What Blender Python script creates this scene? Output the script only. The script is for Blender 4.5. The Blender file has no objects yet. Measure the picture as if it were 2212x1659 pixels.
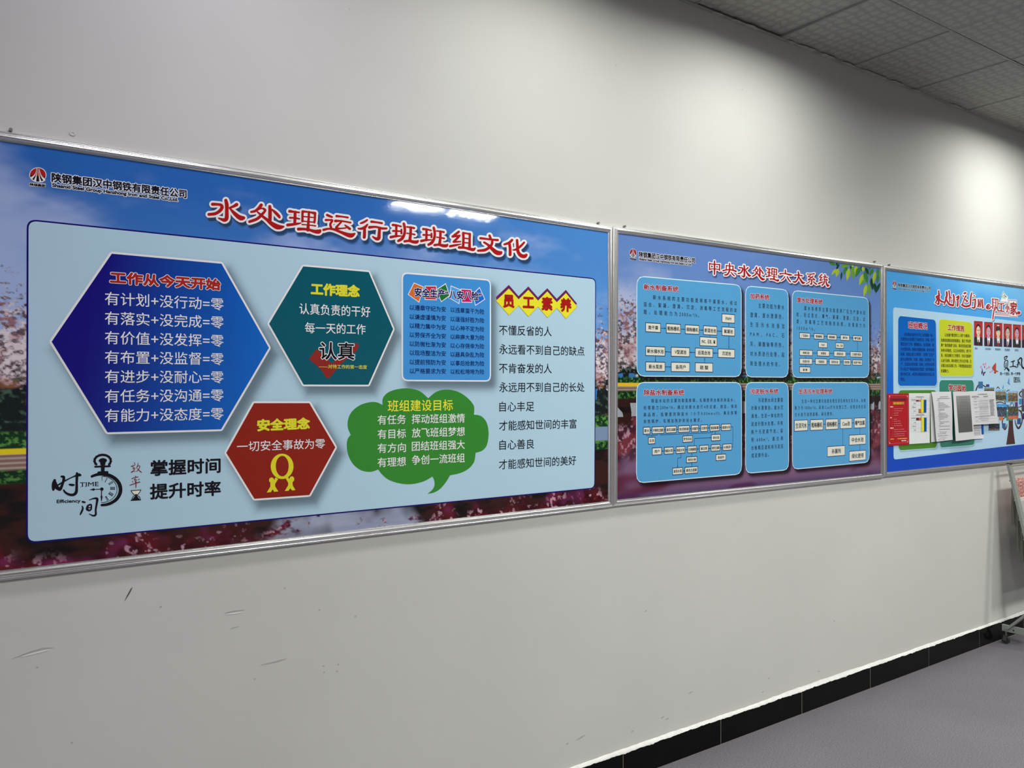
import bpy, math, random
import numpy as np
from mathutils import Vector

# ---------------------------------------------------------------- camera, world, lights, exposure
F = 1743.0; CX = 1106.0; HY = 835.0; DW = 2.5013; CZ = 1.637
PHI = math.radians(55.3); SP, CP = math.sin(PHI), math.cos(PHI)
S0 = DW*math.tan(PHI)
scene = bpy.context.scene
col = scene.collection
cd = bpy.data.cameras.new('camera'); cam = bpy.data.objects.new('camera', cd); col.objects.link(cam)
cd.sensor_width = 36.0; cd.lens = F*36.0/2212.0; cd.shift_y = 5.5/2212.0
cd.clip_start = .05; cd.clip_end = 60
cam.location = (0, -DW, CZ); cam.rotation_euler = (math.radians(90), 0, math.radians(55.3-90))
scene.camera = cam
scene.view_settings.view_transform = 'Standard'; scene.view_settings.look = 'None'
scene.view_settings.gamma = 1; scene.view_settings.use_curve_mapping = False
scene.view_settings.exposure = 0.21
w = bpy.data.worlds.new('world'); scene.world = w; w.use_nodes = True
w.node_tree.nodes['Background'].inputs[0].default_value = (.80, .84, .95, 1)
w.node_tree.nodes['Background'].inputs[1].default_value = .0

CEIL = 3.337
def area(name, loc, size, power, color, rot=(0, 0, 0), spread=180, sy=None):
    l = bpy.data.lights.new(name, 'AREA'); l.energy = power; l.color = color
    l.shape = 'RECTANGLE'; l.size = size; l.size_y = sy or size; l.spread = math.radians(spread)
    o = bpy.data.objects.new(name, l); col.objects.link(o); o.location = loc; o.rotation_euler = rot
    return o
TS = .605; TX0 = 6.324-S0; TY0 = .525
# centre of every recessed lamp panel: (x, y, watts, colour)
WARM = (1.0, 1.0, .955); COOL = (.91, .86, 1.0)
FIX = [(TX0-7.5*TS, -(TY0+.5*TS), 7, COOL), (TX0-3.5*TS, -(TY0+.5*TS), 7.5, COOL), (TX0-1.5*TS, -(TY0+.5*TS), 10.5, WARM),
       (TX0+.5*TS, -(TY0+.5*TS), 14.5, WARM), (TX0+4.5*TS, -(TY0+.5*TS), 20, WARM), (TX0+8.5*TS, -(TY0+.5*TS), 12, WARM),
       (TX0-5.5*TS, -(TY0+3.5*TS), 14, WARM), (TX0-1.5*TS, -(TY0+3.5*TS), 32, WARM),  # middle row: unseen lamps added to brighten the lower wall
       (TX0+2.5*TS, -(TY0+3.5*TS), 40, WARM), (TX0+6.5*TS, -(TY0+3.5*TS), 38, WARM),
       (TX0+1.5*TS, -(TY0+6.5*TS), 44, WARM), (TX0+2.5*TS, -(TY0+6.5*TS), 44, WARM)]
for k, (x, y, wt, c) in enumerate(FIX):
    if y > -2: area('lamp_light', (x, -.68, CEIL+.005), .54, wt*.95, c, (0, 0, 0), 166, .22)   # area light narrowed and shifted wallward to lift the scallops; no built part
    elif y > -3: area('lamp_light', (x, y, CEIL+.005), .52, wt*1.2, c, (0, 0, 0), 154)
area('window_light', (-3.6, -3.6, 1.7), 2.6, 16, (.88, .82, 1.0), (0, math.radians(-90), 0), 180, 2.6)  # cool light of an unseen, supposed window; the left wall has no opening

# ---------------------------------------------------------------- helpers
def zc_at(s, e=0.0): return s*CP+(DW-e)*SP
def W(x, y, e=0.0):
    """photo pixel -> (s, z) on the plane e metres in front of the wall"""
    u = x-CX; d = DW-e
    s = d*(F*CP+u*SP)/(F*SP-u*CP)
    return (s, CZ+(HY-y)/F*(s*CP+d*SP))
def Z(ox, oy, sc):
    return lambda x, y: (ox+x/sc, oy+y/sc, sc)
PX = Z(0, 0, 1)
def lin(c):
    c = c/255.0
    return c/12.92 if c <= .04045 else ((c+.055)/1.055)**2.4
KL = .66
def C(r, g, b, k=None):
    k = k or KL
    return (min(.93, lin(r)/k), min(.93, lin(g)/k), min(.93, lin(b)/k), 1.0)
def tag(o, label=None, cat=None, group=None, kind=None):
    if label: o['label'] = label
    if cat: o['category'] = cat
    if group: o['group'] = group
    if kind: o['kind'] = kind
    return o
def empty(name, loc, rz=0):
    o = bpy.data.objects.new(name, None); col.objects.link(o); o.location = loc; o.rotation_euler = (0, 0, rz)
    o.empty_display_size = .1
    return o
def mesh_obj(name, verts, faces, m, parent=None, loc=(0, 0, 0), smooth=False):
    me = bpy.data.meshes.new(name); me.from_pydata([tuple(v) for v in verts], [], [tuple(f) for f in faces])
    me.update()
    if smooth:
        me.polygons.foreach_set('use_smooth', [True]*len(me.polygons))
    if m: me.materials.append(m)
    o = bpy.data.objects.new(name, me); col.objects.link(o); o.location = loc
    if parent: o.parent = parent
    return o
class MB:
    def __init__(s): s.v = []; s.f = []
    def add(s, vs, fs):
        n = len(s.v); s.v += [tuple(v) for v in vs]; s.f += [tuple(i+n for i in f) for f in fs]
    def box(s, a, b, bev=0):
        (x0, y0, z0), (x1, y1, z1) = a, b
        if bev <= 0:
            s.add([(x0, y0, z0), (x1, y0, z0), (x1, y1, z0), (x0, y1, z0), (x0, y0, z1), (x1, y0, z1), (x1, y1, z1), (x0, y1, z1)],
                  [(0, 3, 2, 1), (4, 5, 6, 7), (0, 1, 5, 4), (1, 2, 6, 5), (2, 3, 7, 6), (3, 0, 4, 7)]); return
        import bmesh
        bm = bmesh.new(); bmesh.ops.create_cube(bm, size=1)
        for v in bm.verts:
            v.co = Vector(((x0+x1)/2+v.co.x*(x1-x0), (y0+y1)/2+v.co.y*(y1-y0), (z0+z1)/2+v.co.z*(z1-z0)))
        bmesh.ops.bevel(bm, geom=bm.edges[:], offset=bev, segments=2, affect='EDGES', profile=.5)
        bm.verts.index_update()
        s.add([v.co[:] for v in bm.verts], [[v.index for v in f.verts] for f in bm.faces]); bm.free()
    def bar(s, p, q, wx, wy, up=(0, 0, 1)):
        """rectangular bar from p to q"""
        p = Vector(p); q = Vector(q); d = (q-p).normalized(); a = d.cross(Vector(up))
        if a.length < 1e-4: a = d.cross(Vector((1, 0, 0)))
        a.normalize(); b = a.cross(d).normalized(); a *= wx/2; b *= wy/2
        s.add([p-a-b, p+a-b, p+a+b, p-a+b, q-a-b, q+a-b, q+a+b, q-a+b],
              [(0, 3, 2, 1), (4, 5, 6, 7), (0, 1, 5, 4), (1, 2, 6, 5), (2, 3, 7, 6), (3, 0, 4, 7)])
    def tube(s, p, q, r, n=12, r2=None):
        p = Vector(p); q = Vector(q); d = (q-p).normalized(); a = d.orthogonal().normalized(); b = d.cross(a)
        r2 = r if r2 is None else r2
        vs = [p+(a*math.cos(t)+b*math.sin(t))*r for t in [2*math.pi*i/n for i in range(n)]]
        vs += [q+(a*math.cos(t)+b*math.sin(t))*r2 for t in [2*math.pi*i/n for i in range(n)]]
        s.add(vs, [(i, (i+1) % n, n+(i+1) % n, n+i) for i in range(n)]+[tuple(range(n))[::-1], tuple(range(n, 2*n))])
    def build(s, name, m, parent=None, loc=(0, 0, 0), smooth=False):
        return mesh_obj(name, s.v, s.f, m, parent, loc, smooth)

def mat(name, base=(.8, .8, .8), rough=.5, metal=0, spec=.5):
    m = bpy.data.materials.new(name); m.use_nodes = True
    p = m.node_tree.nodes['Principled BSDF']
    p.inputs['Base Color'].default_value = (*base[:3], 1); p.inputs['Roughness'].default_value = rough
    p.inputs['Metallic'].default_value = metal; p.inputs['Specular IOR Level'].default_value = spec
    return m
def nd(m, t, **kw):
    n = m.node_tree.nodes.new(t)
    for k, v in kw.items():
        if k in n.inputs: n.inputs[k].default_value = v
        else: setattr(n, k, v)
    return n
def ln(m, a, ao, b, bi): m.node_tree.links.new(a.outputs[ao], b.inputs[bi])
def noisy(m, c1, c2, scale, detail=4, lo=.35, hi=.65, bump=0, bscale=None, dist=.002):
    """base colour varied by noise in object space, with an optional fine bump"""
    P = m.node_tree.nodes['Principled BSDF']
    tc = nd(m, 'ShaderNodeTexCoord'); n = nd(m, 'ShaderNodeTexNoise', Scale=scale, Detail=detail)
    r = nd(m, 'ShaderNodeValToRGB'); r.color_ramp.elements[0].position = lo; r.color_ramp.elements[1].position = hi
    r.color_ramp.elements[0].color = (*c1[:3], 1); r.color_ramp.elements[1].color = (*c2[:3], 1)
    ln(m, tc, 'Object', n, 'Vector'); ln(m, n, 'Fac', r, 'Fac'); ln(m, r, 'Color', P, 'Base Color')
    if bump:
        n2 = nd(m, 'ShaderNodeTexNoise', Scale=bscale or scale*3, Detail=3); b = nd(m, 'ShaderNodeBump', Strength=bump, Distance=dist)
        ln(m, tc, 'Object', n2, 'Vector'); ln(m, n2, 'Fac', b, 'Height'); ln(m, b, 'Normal', P, 'Normal')
    return m

# ---------------------------------------------------------------- materials
M = {}
M['wall'] = noisy(mat('wall_paint', rough=.75, spec=.25), (.600, .602, .572), (.635, .637, .605), 1.6, 5, .3, .7, .25, 14, .004)
M['far_wall'] = mat('far_wall_paint', (.20, .20, .19), .8)
M['plaster'] = noisy(mat('filler', rough=.8), (.70, .70, .66), (.78, .78, .75), 30)
M['alu'] = noisy(mat('brushed_aluminium', rough=.24, metal=.92), (.88, .88, .87), (.90, .90, .89), 3, 1)
M['steel'] = mat('zinc_screw', (.25, .24, .22), .4, .9)
M['rail'] = mat('ceiling_rail_metal', (.36, .36, .34), .5, .1)
M['smear'] = noisy(mat('ceiling_filler', rough=.9), (.36, .36, .33), (.48, .48, .45), 40)
M['black_tile'] = noisy(mat('black_tile', rough=.12, spec=.12), (.0025, .0025, .0025), (.004, .004, .004), 8)
M['grout'] = mat('grout', (.35, .30, .24), .9)
M['louvre'] = mat('louvre', (.7, .7, .7), .3, .8)
M['rack'] = mat('rack_enamel', (.26, .285, .26), .4)
M['rubber'] = mat('rubber', (.02, .024, .022), .6)
M['dark'] = mat('dark_gap', (.01, .01, .01), .9)
M['scuff'] = mat('scuff', (.42, .42, .41), .9)
M['scuff_light'] = mat('scuff_light', (.82, .82, .80), .9)
M['ink_dot'] = mat('ink_dot', (.10, .08, .08), .9)
m = M['floor'] = mat('floor_vinyl', rough=.55, spec=.3)
P = m.node_tree.nodes['Principled BSDF']
tc = nd(m, 'ShaderNodeTexCoord'); n1 = nd(m, 'ShaderNodeTexNoise', Scale=170.0, Detail=3, Roughness=.6); n2 = nd(m, 'ShaderNodeTexNoise', Scale=2.2, Detail=3)
r1 = nd(m, 'ShaderNodeValToRGB'); r1.color_ramp.elements[0].position = .38; r1.color_ramp.elements[1].position = .62
r1.color_ramp.elements[0].color = (.118, .112, .128, 1); r1.color_ramp.elements[1].color = (.215, .205, .225, 1)
mx = nd(m, 'ShaderNodeMixRGB', blend_type='MULTIPLY'); mx.inputs[0].default_value = .25
ln(m, tc, 'Object', n1, 'Vector'); ln(m, tc, 'Object', n2, 'Vector'); ln(m, n1, 'Fac', r1, 'Fac'); ln(m, r1, 'Color', mx, 1); ln(m, n2, 'Fac', mx, 2); ln(m, mx, 'Color', P, 'Base Color')
m = M['tile'] = mat('embossed_ceiling_tile', rough=.6, spec=.3)
P = m.node_tree.nodes['Principled BSDF']
tc = nd(m, 'ShaderNodeTexCoord'); mp = nd(m, 'ShaderNodeMapping'); mp.inputs['Rotation'].default_value = (0, 0, math.radians(45)); mp.inputs['Scale'].default_value = (1, 1.0, 1)
ns = nd(m, 'ShaderNodeTexNoise', Scale=11.0, Detail=2); vm = nd(m, 'ShaderNodeVectorMath', operation='SCALE'); vm.inputs['Scale'].default_value = .07
va = nd(m, 'ShaderNodeVectorMath', operation='ADD')
w1 = nd(m, 'ShaderNodeTexWave', wave_type='BANDS', bands_direction='X', Scale=4.2, Distortion=0.0); w2 = nd(m, 'ShaderNodeTexWave', wave_type='BANDS', bands_direction='Y', Scale=4.2, Distortion=0.0)
mu = nd(m, 'ShaderNodeMath', operation='SUBTRACT'); mu2 = nd(m, 'ShaderNodeMath', operation='ABSOLUTE')
rr = nd(m, 'ShaderNodeValToRGB'); rr.color_ramp.elements[0].position = .28; rr.color_ramp.elements[1].position = .55
rr.color_ramp.elements[0].color = (.30, .296, .27, 1); rr.color_ramp.elements[1].color = (.37, .366, .34, 1)
bp = nd(m, 'ShaderNodeBump', Strength=.35, Distance=.004)
ln(m, tc, 'Object', ns, 'Vector'); ln(m, ns, 'Color', vm, 0); ln(m, tc, 'Object', va, 0); ln(m, vm, 'Vector', va, 1); ln(m, va, 'Vector', mp, 'Vector')
ln(m, mp, 'Vector', w1, 'Vector'); ln(m, mp, 'Vector', w2, 'Vector'); ln(m, w1, 'Fac', mu, 0); ln(m, w2, 'Fac', mu, 1); ln(m, mu, 0, mu2, 0)
ln(m, mu2, 0, rr, 'Fac'); ln(m, rr, 'Color', P, 'Base Color'); ln(m, rr, 'Color', bp, 'Height'); ln(m, bp, 'Normal', P, 'Normal')
m = M['ink'] = mat('printed_film', rough=.05, spec=.5)
P = m.node_tree.nodes['Principled BSDF']; at = nd(m, 'ShaderNodeAttribute', attribute_name='Col'); ln(m, at, 'Color', P, 'Base Color')
tc = nd(m, 'ShaderNodeTexCoord'); ns = nd(m, 'ShaderNodeTexNoise', Scale=26.0, Detail=4); bp = nd(m, 'ShaderNodeBump', Strength=.10, Distance=.0012)
ln(m, tc, 'Object', ns, 'Vector'); ln(m, ns, 'Fac', bp, 'Height'); ln(m, bp, 'Normal', P, 'Normal')
m = M['ink_soft'] = mat('printed_soft_edge', rough=.30, spec=.3)
P = m.node_tree.nodes['Principled BSDF']; at = nd(m, 'ShaderNodeAttribute', attribute_name='Col'); ln(m, at, 'Color', P, 'Base Color'); ln(m, at, 'Alpha', P, 'Alpha')
m = M['paper_ink'] = mat('printed_paper', rough=.8, spec=.2)
P = m.node_tree.nodes['Principled BSDF']; at = nd(m, 'ShaderNodeAttribute', attribute_name='Col'); ln(m, at, 'Color', P, 'Base Color')
m = M['lamp'] = mat('lamp_diffuser', (.9, .9, .9), .5)
P = m.node_tree.nodes['Principled BSDF']; P.inputs['Emission Color'].default_value = (1, .99, .95, 1); P.inputs['Emission Strength'].default_value = 2.0
M['lamp_bright'] = m.copy(); M['lamp_bright'].name = 'lamp_bright'; M['lamp_bright'].node_tree.nodes['Principled BSDF'].inputs['Emission Strength'].default_value = 60.0

# ---------------------------------------------------------------- room shell
XL, XR, YF = -4.0, 9.0, -7.0
tag(mesh_obj('wall_back', [(XL, 0, 0), (XR, 0, 0), (XR, 0, 3.6), (XL, 0, 3.6), (XL, .12, 0), (XR, .12, 0), (XR, .12, 3.6), (XL, .12, 3.6)],
    [(0, 1, 2, 3), (5, 4, 7, 6), (3, 2, 6, 7), (1, 0, 4, 5)], M['wall']), kind='structure', label='white painted wall behind the three display boards')
WB = bpy.data.objects['wall_back']
tag(mesh_obj('wall_left', [(XL, 0, 0), (XL, YF, 0), (XL, YF, 3.6), (XL, 0, 3.6), (XL-.1, 0, 0), (XL-.1, YF, 0), (XL-.1, YF, 3.6), (XL-.1, 0, 3.6)], [(1, 0, 3, 2), (4, 5, 6, 7)], M['far_wall']), kind='structure')
tag(mesh_obj('wall_right', [(XR, 0, 0), (XR, YF, 0), (XR, YF, 3.6), (XR, 0, 3.6), (XR+.1, 0, 0), (XR+.1, YF, 0), (XR+.1, YF, 3.6), (XR+.1, 0, 3.6)], [(0, 1, 2, 3), (5, 4, 7, 6)], M['far_wall']), kind='structure')
tag(mesh_obj('wall_front', [(XL, YF, 0), (XR, YF, 0), (XR, YF, 3.6), (XL, YF, 3.6), (XL, YF-.1, 0), (XR, YF-.1, 0), (XR, YF-.1, 3.6), (XL, YF-.1, 3.6)], [(1, 0, 3, 2), (4, 5, 6, 7)], M['far_wall']), kind='structure')
fb = MB(); fb.box((XL, YF, -.1), (XR, .12, 0)); tag(fb.build('floor', M['floor']), kind='structure', label='grey speckled vinyl floor')

# ceiling: slab, tiles and rails
cb = MB(); cb.box((XL, YF, 3.6), (XR, .12, 3.7)); CE = tag(cb.build('ceiling', M['dark']), kind='structure', label='suspended ceiling of grey embossed square tiles')
xs = [TX0+TS*i for i in range(-40, 40) if XL+.05 < TX0+TS*i < XR-.05]; xs = [XL]+xs+[XR]
ys = [0]+[-(TY0+TS*i) for i in range(0, 20) if TY0+TS*i < -YF-.05]+[YF]
rng = random.Random(4)
tile_mesh = {}
def tile_at(x0, x1, y0, y1):
    wx, wy = round(x1-x0, 3), round(y0-y1, 3)
    key = (wx, wy)
    if key not in tile_mesh:
        b = MB(); g = .0042; a, c = wx/2-g, wy/2-g; e = .004
        b.add([(-a, -c, .008), (a, -c, .008), (a, c, .008), (-a, c, .008), (-a+e, -c+e, 0), (a-e, -c+e, 0), (a-e, c-e, 0), (-a+e, c-e, 0)],
              [(4, 7, 6, 5), (0, 4, 5, 1), (1, 5, 6, 2), (2, 6, 7, 3), (3, 7, 4, 0), (0, 1, 2, 3)])
        me = bpy.data.meshes.new('ceiling_tile'); me.from_pydata(b.v, [], b.f); me.materials.append(M['tile']); tile_mesh[key] = me
    o = bpy.data.objects.new('ceiling_tile', tile_mesh[key]); col.objects.link(o)
    o.location = ((x0+x1)/2, (y0+y1)/2, CEIL+rng.uniform(-.001, .002)); o.parent = CE
    o.rotation_euler = (rng.uniform(-.002, .002), rng.uniform(-.002, .002), 0)
    return o
fixset = set()
for j in range(len(ys)-1):
    for i in range(len(xs)-1):
        cx, cy = (xs[i]+xs[i+1])/2, (ys[j]+ys[j+1])/2
        if any(abs(cx-f[0]) < .1 and abs(cy-f[1]) < .1 for f in FIX): continue
        o = tile_at(xs[i], xs[i+1], ys[j], ys[j+1])
        # the tile at the wall just past the middle sits proud at one corner, as in the photograph
        if j == 0 and abs(xs[i+1]-(TX0+TS)) < .02: o.rotation_euler = (.010, -.006, 0); o.location.z += .006
for x in xs[1:-1]:
    b = MB(); b.box((x-.0040, YF, CEIL-.001), (x-.0008, -.001, CEIL+.02)); b.box((x+.0008, YF, CEIL-.001), (x+.0040, -.001, CEIL+.02)); b.box((x-.0008, YF, CEIL+.006), (x+.0008, -.001, CEIL+.02)); b.build('ceiling_rail', M['rail'], CE)
for y in ys[1:-1]:
    b = MB(); b.box((XL, y-.0040, CEIL-.0015), (XR, y-.0008, CEIL+.02)); b.box((XL, y+.0008, CEIL-.0015), (XR, y+.0040, CEIL+.02)); b.box((XL, y-.0008, CEIL+.006), (XR, y+.0008, CEIL+.02)); b.build('ceiling_rail', M['rail'], CE)
b = MB(); b.box((XL, -.020, CEIL-.002), (XR, -.0005, CEIL+.001)); b.box((XL, -.003, CEIL), (XR, -.0005, CEIL+.03)); b.build('edge_angle', M['rail'], CE)
# dabs of filler where the wall meets the ceiling
sm = MB(); rs = random.Random(9)
for (px, py, L, H) in [(1545, 25, .07, .008), (1585, 40, .05, .01), (1618, 50, .09, .014), (1702, 86, .06, .01), (1738, 100, .16, .02), (1782, 119, .14, .02), (1826, 136, .11, .015), (1868, 152, .14, .015), (1893, 162, .12, .015), (1930, 177, .15, .02), (1972, 192, .10, .012), (2058, 226, .14, .014)]:
    s, z = W(px, py); n = 9; H *= .45; vs = []; fs = []
    for i in range(n):
        u = i/(n-1); hh = H*(math.sin(math.pi*u)**.6)*(.6+.6*rs.random())
        vs += [(s+(u-.5)*L, -.002, CEIL-.004), (s+(u-.5)*L, -.022-1.4*hh, CEIL-.0045)]
    fs = [(2*i, 2*i+1, 2*i+3, 2*i+2) for i in range(n-1)]
    sm.add(vs, fs)
tag(sm.build('filler_smear', M['smear'], CE), 'dabs of pale filler along the wall edge', kind='stuff')

# recessed lamp panels
def lamp_panel(x, y, c, lm):
    t = empty('ceiling_lamp', (x, y, CEIL))
    a = .29
    b = MB()
    for (p, q) in (((-a, -a), (a, -a+.02)), ((-a, a-.02), (a, a)), ((-a, -a+.02), (-a+.02, a-.02)), ((a-.02, -a+.02), (a, a-.02))):
        b.box((p[0], p[1], -.003), (q[0], q[1], .05))
    b.build('frame', M['rail'], t)
    b = MB(); b.box((-a+.02, 0 if lm == 'lamp_bright' else -a+.02, .020 if lm == 'lamp_bright' else .045), (a-.02, a-.02, .05)); b.build('diffuser', M[lm], t)
    if lm == 'lamp_bright': b = MB(); b.box((-a+.02, -a+.02, .0), (a-.02, -.001, .05)); b.build('blank_plate', M['rail'], t)
    return t
names = ['recessed lamp panel beside the wall, far left end of the room', 'recessed lamp panel beside the wall above the left end of the culture board', 'recessed lamp panel beside the wall above the right half of the culture board',
         'recessed lamp panel beside the wall above the board of six systems', 'recessed lamp panel beside the wall above the blue board with portraits',
         'recessed lamp panel beside the wall, past the newspaper rack', 'added lamp panel in the middle row of the ceiling, far left', 'added lamp panel in the middle row of the ceiling, second from left',
         'added lamp panel in the middle row of the ceiling, third from left', 'added lamp panel in the middle row of the ceiling, far right',
         'bright half-panel lamp in the outer ceiling row, left one of the pair', 'bright half-panel lamp in the outer ceiling row, right one of the pair']
for k, (x, y, wt, c) in enumerate(FIX):
    tag(lamp_panel(x, y, c, 'lamp' if y > -3 else 'lamp_bright'), names[k], 'ceiling lamp', 'recessed lamp panels in the suspended ceiling')

# skirting of black tiles with a bead of filler on top
SK = .116
b = MB(); b.box((XL, -.0112, 0.0), (XR, 0, SK-.002)); BB = tag(b.build('baseboard_back', M['grout']), kind='structure', label='skirting of glossy black tiles with pale joints')
jx = 5.898-S0; k = 0
me = bpy.data.meshes.new('baseboard_tile'); b = MB(); b.box((0, -.012, .002), (.5975, -.0005, SK), .0012); me.from_pydata(b.v, [], b.f); me.materials.append(M['black_tile'])
for i in range(-20, 20):
    x0 = jx+.6003*i+.0008
    if x0 < XL or x0+.6 > XR: continue
    o = bpy.data.objects.new('baseboard_tile', me); col.objects.link(o); o.location = (x0, rng.uniform(-.0006, .0), rng.uniform(-.0005, .0005)); o.parent = BB
rs = random.Random(3); vs = []; fs = []; n = 1300
hh = 0; lo = 0
for i in range(n):
    x = XL+(XR-XL)*i/(n-1)
    hh = .8*hh+rs.uniform(-.0010, .0010); lo = .7*lo+rs.uniform(-.0014, .0014)
    big = .003*math.sin(x*2.1)+.002*math.sin(x*5.3+1)
    top = SK+.013+hh+big; bot = SK-.001+lo*(1 if rs.random() < .8 else 2.4)
    vs += [(x, -.0135, bot), (x, -.0125, SK+.002), (x, -.005, SK+.009+hh*.5), (x, -.0008, top)]
for i in range(n-1):
    for k in range(3): fs.append((4*i+k, 4*i+4+k, 4*i+5+k, 4*i+1+k))
tag(mesh_obj('trim_1', vs, fs, M['plaster'], smooth=True), kind='structure', label='ragged white bead of filler along the top of the black skirting')

# marks on the wall
def mark(name, K, pts, w, mt, e=.0006):
    vs = []; fs = []
    P2 = [Vector(W(K(x, y)[0], K(x, y)[1])) for x, y in pts]
    for i, p in enumerate(P2):
        d = (P2[min(i+1, len(P2)-1)]-P2[max(i-1, 0)]).normalized(); nrm = Vector((-d.y, d.x))
        ww = w*(math.sin(math.pi*(i+.35)/(len(P2)-.3)))/2
        a = p+nrm*ww; c = p-nrm*ww
        vs += [(a.x, -e, a.y), (c.x, -e, c.y)]
    fs = [(2*i, 2*i+1, 2*i+3, 2*i+2) for i in range(len(P2)-1)]
    return mesh_obj(name, vs, fs, mt, WB)
KB = Z(0, 1240, 2.765)
mark('scuff_mark', KB, [(745, 160), (760, 132), (772, 112), (783, 90), (790, 78)], .004, M['ink_dot'])
mark('scuff_mark', KB, [(75, 505), (140, 480), (200, 460), (260, 443), (325, 440)], .004, M['scuff'])
mark('scuff_mark', KB, [(130, 492), (200, 474), (300, 450)], .005, M['scuff_light'], .0009)
mark('scuff_mark', KB, [(1340, 235), (1390, 223), (1460, 214)], .004, M['scuff'])
mark('scuff_mark', KB, [(1345, 240), (1400, 234), (1450, 226)], .005, M['scuff_light'], .0009)
mark('scuff_mark', KB, [(1560, 542), (1640, 525), (1710, 505)], .004, M['scuff'])
mark('scuff_mark', KB, [(1378, 325), (1425, 313)], .003, M['scuff'])
for (x, y) in [(222, 557), (1907, 214), (1521, 627), (429, 1007), (961, 195), (1932, 550), (2020, 540), (1935, 588), (2013, 580), (1700, 84), (2123, 252)]:
    mark('scuff_mark', KB, [(x-5, y+4), (x, y), (x+5, y-4)], .006, M['scuff'])
KW = Z(1200, 1250, 2.186)
for (x, y, q) in [(426, 153, 6), (637, 538, 10), (527, 662, 8), (505, 655, 8), (1006, 472, 5), (1244, 437, 4), (978, 535, 5), (363, 720, 5), (137, 868, 5), (120, 750, 22), (1316, 200, 4), (55, 780, 5)]:
    mark('scuff_mark', KW, [(x-q, y+q*.6), (x, y), (x+q, y-q*.6)], .007, M['scuff'])
for (x, y) in [(1330, 142), (1650, 168), (1722, 245), (1603, 193), (298, 327), (755, 20)]:
    mark('scuff_mark', PX, [(x-1, y+2), (x, y), (x+1, y-2)], .003, M['scuff'])
# small plaster blister left of the board
s, z = W(157, 289); b = MB(); n = 14
for k, (r0, h0) in enumerate([(.0085, .0006), (.0065, .0022), (.0045, .0008)]): b.v += [(s+r0*math.cos(2*math.pi*i/n), -h0, z+r0*.8*math.sin(2*math.pi*i/n)) for i in range(n)]
b.f = [(k*n+i, k*n+(i+1) % n, (k+1)*n+(i+1) % n, (k+1)*n+i) for k in range(2) for i in range(n)]+[tuple(range(2*n, 3*n))]
b.build('plaster_blister', M['wall'], WB, smooth=True)

# ---------------------------------------------------------------- print builder
LAY = .00025
ALLPB = []
def catmull(pts, n=5):
    out = []
    for i in range(len(pts)-1):
        p0 = pts[max(i-1, 0)]; p1 = pts[i]; p2 = pts[i+1]; p3 = pts[min(i+2, len(pts)-1)]
        for k in range(n):
            t = k/n
            out.append(tuple(.5*(2*b+(c-a)*t+(2*a-5*b+4*c-d)*t*t+(3*b-a-3*c+d)*t**3) for a, b, c, d in zip(p0, p1, p2, p3)))
    out.append(tuple(pts[-1])); return out
def offset_poly(P, d):
    """offset of a closed polygon, outward for d > 0 (any winding)"""
    n = len(P); A = sum(P[i][0]*P[(i+1) % n][1]-P[(i+1) % n][0]*P[i][1] for i in range(n)); sg = 1 if A > 0 else -1
    out = []
    for i in range(n):
        a, p, c = P[i-1], P[i], P[(i+1) % n]
        d1 = Vector((p[0]-a[0], p[1]-a[1])); d2 = Vector((c[0]-p[0], c[1]-p[1]))
        if d1.length < 1e-9 or d2.length < 1e-9: out.append(p); continue
        d1.normalize(); d2.normalize()
        n1 = Vector((d1.y, -d1.x))*sg; n2 = Vector((d2.y, -d2.x))*sg
        m = n1+n2
        m = m/max(m.dot(n1), .35) if m.length > 1e-6 else n1
        out.append((p[0]+m.x*d, p[1]+m.y*d))
    return out
def rpoly(P, r, k=5):
    n = len(P); out = []
    for i in range(n):
        a, p, c = Vector(P[i-1]), Vector(P[i]), Vector(P[(i+1) % n])
        u = (a-p).normalized()*r; v = (c-p).normalized()*r
        for q in range(k+1):
            t = q/k; x = (1-t)**2*(p+u)+2*t*(1-t)*p+t*t*(p+v)
            out.append((x.x, x.y))
    return out
def clipx(P, x0, x1):
    for (xx, s) in ((x0, 1), (x1, -1)):
        out = []
        for i in range(len(P)):
            a, c = P[i-1], P[i]; ia = (a[0]-xx)*s >= -1e-9; ic = (c[0]-xx)*s >= -1e-9
            if ia != ic:
                t = (xx-a[0])/(c[0]-a[0]); out.append((xx, a[1]+t*(c[1]-a[1])))
            if ic: out.append(c)
        P = out
        if not P: return P
    return P

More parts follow.
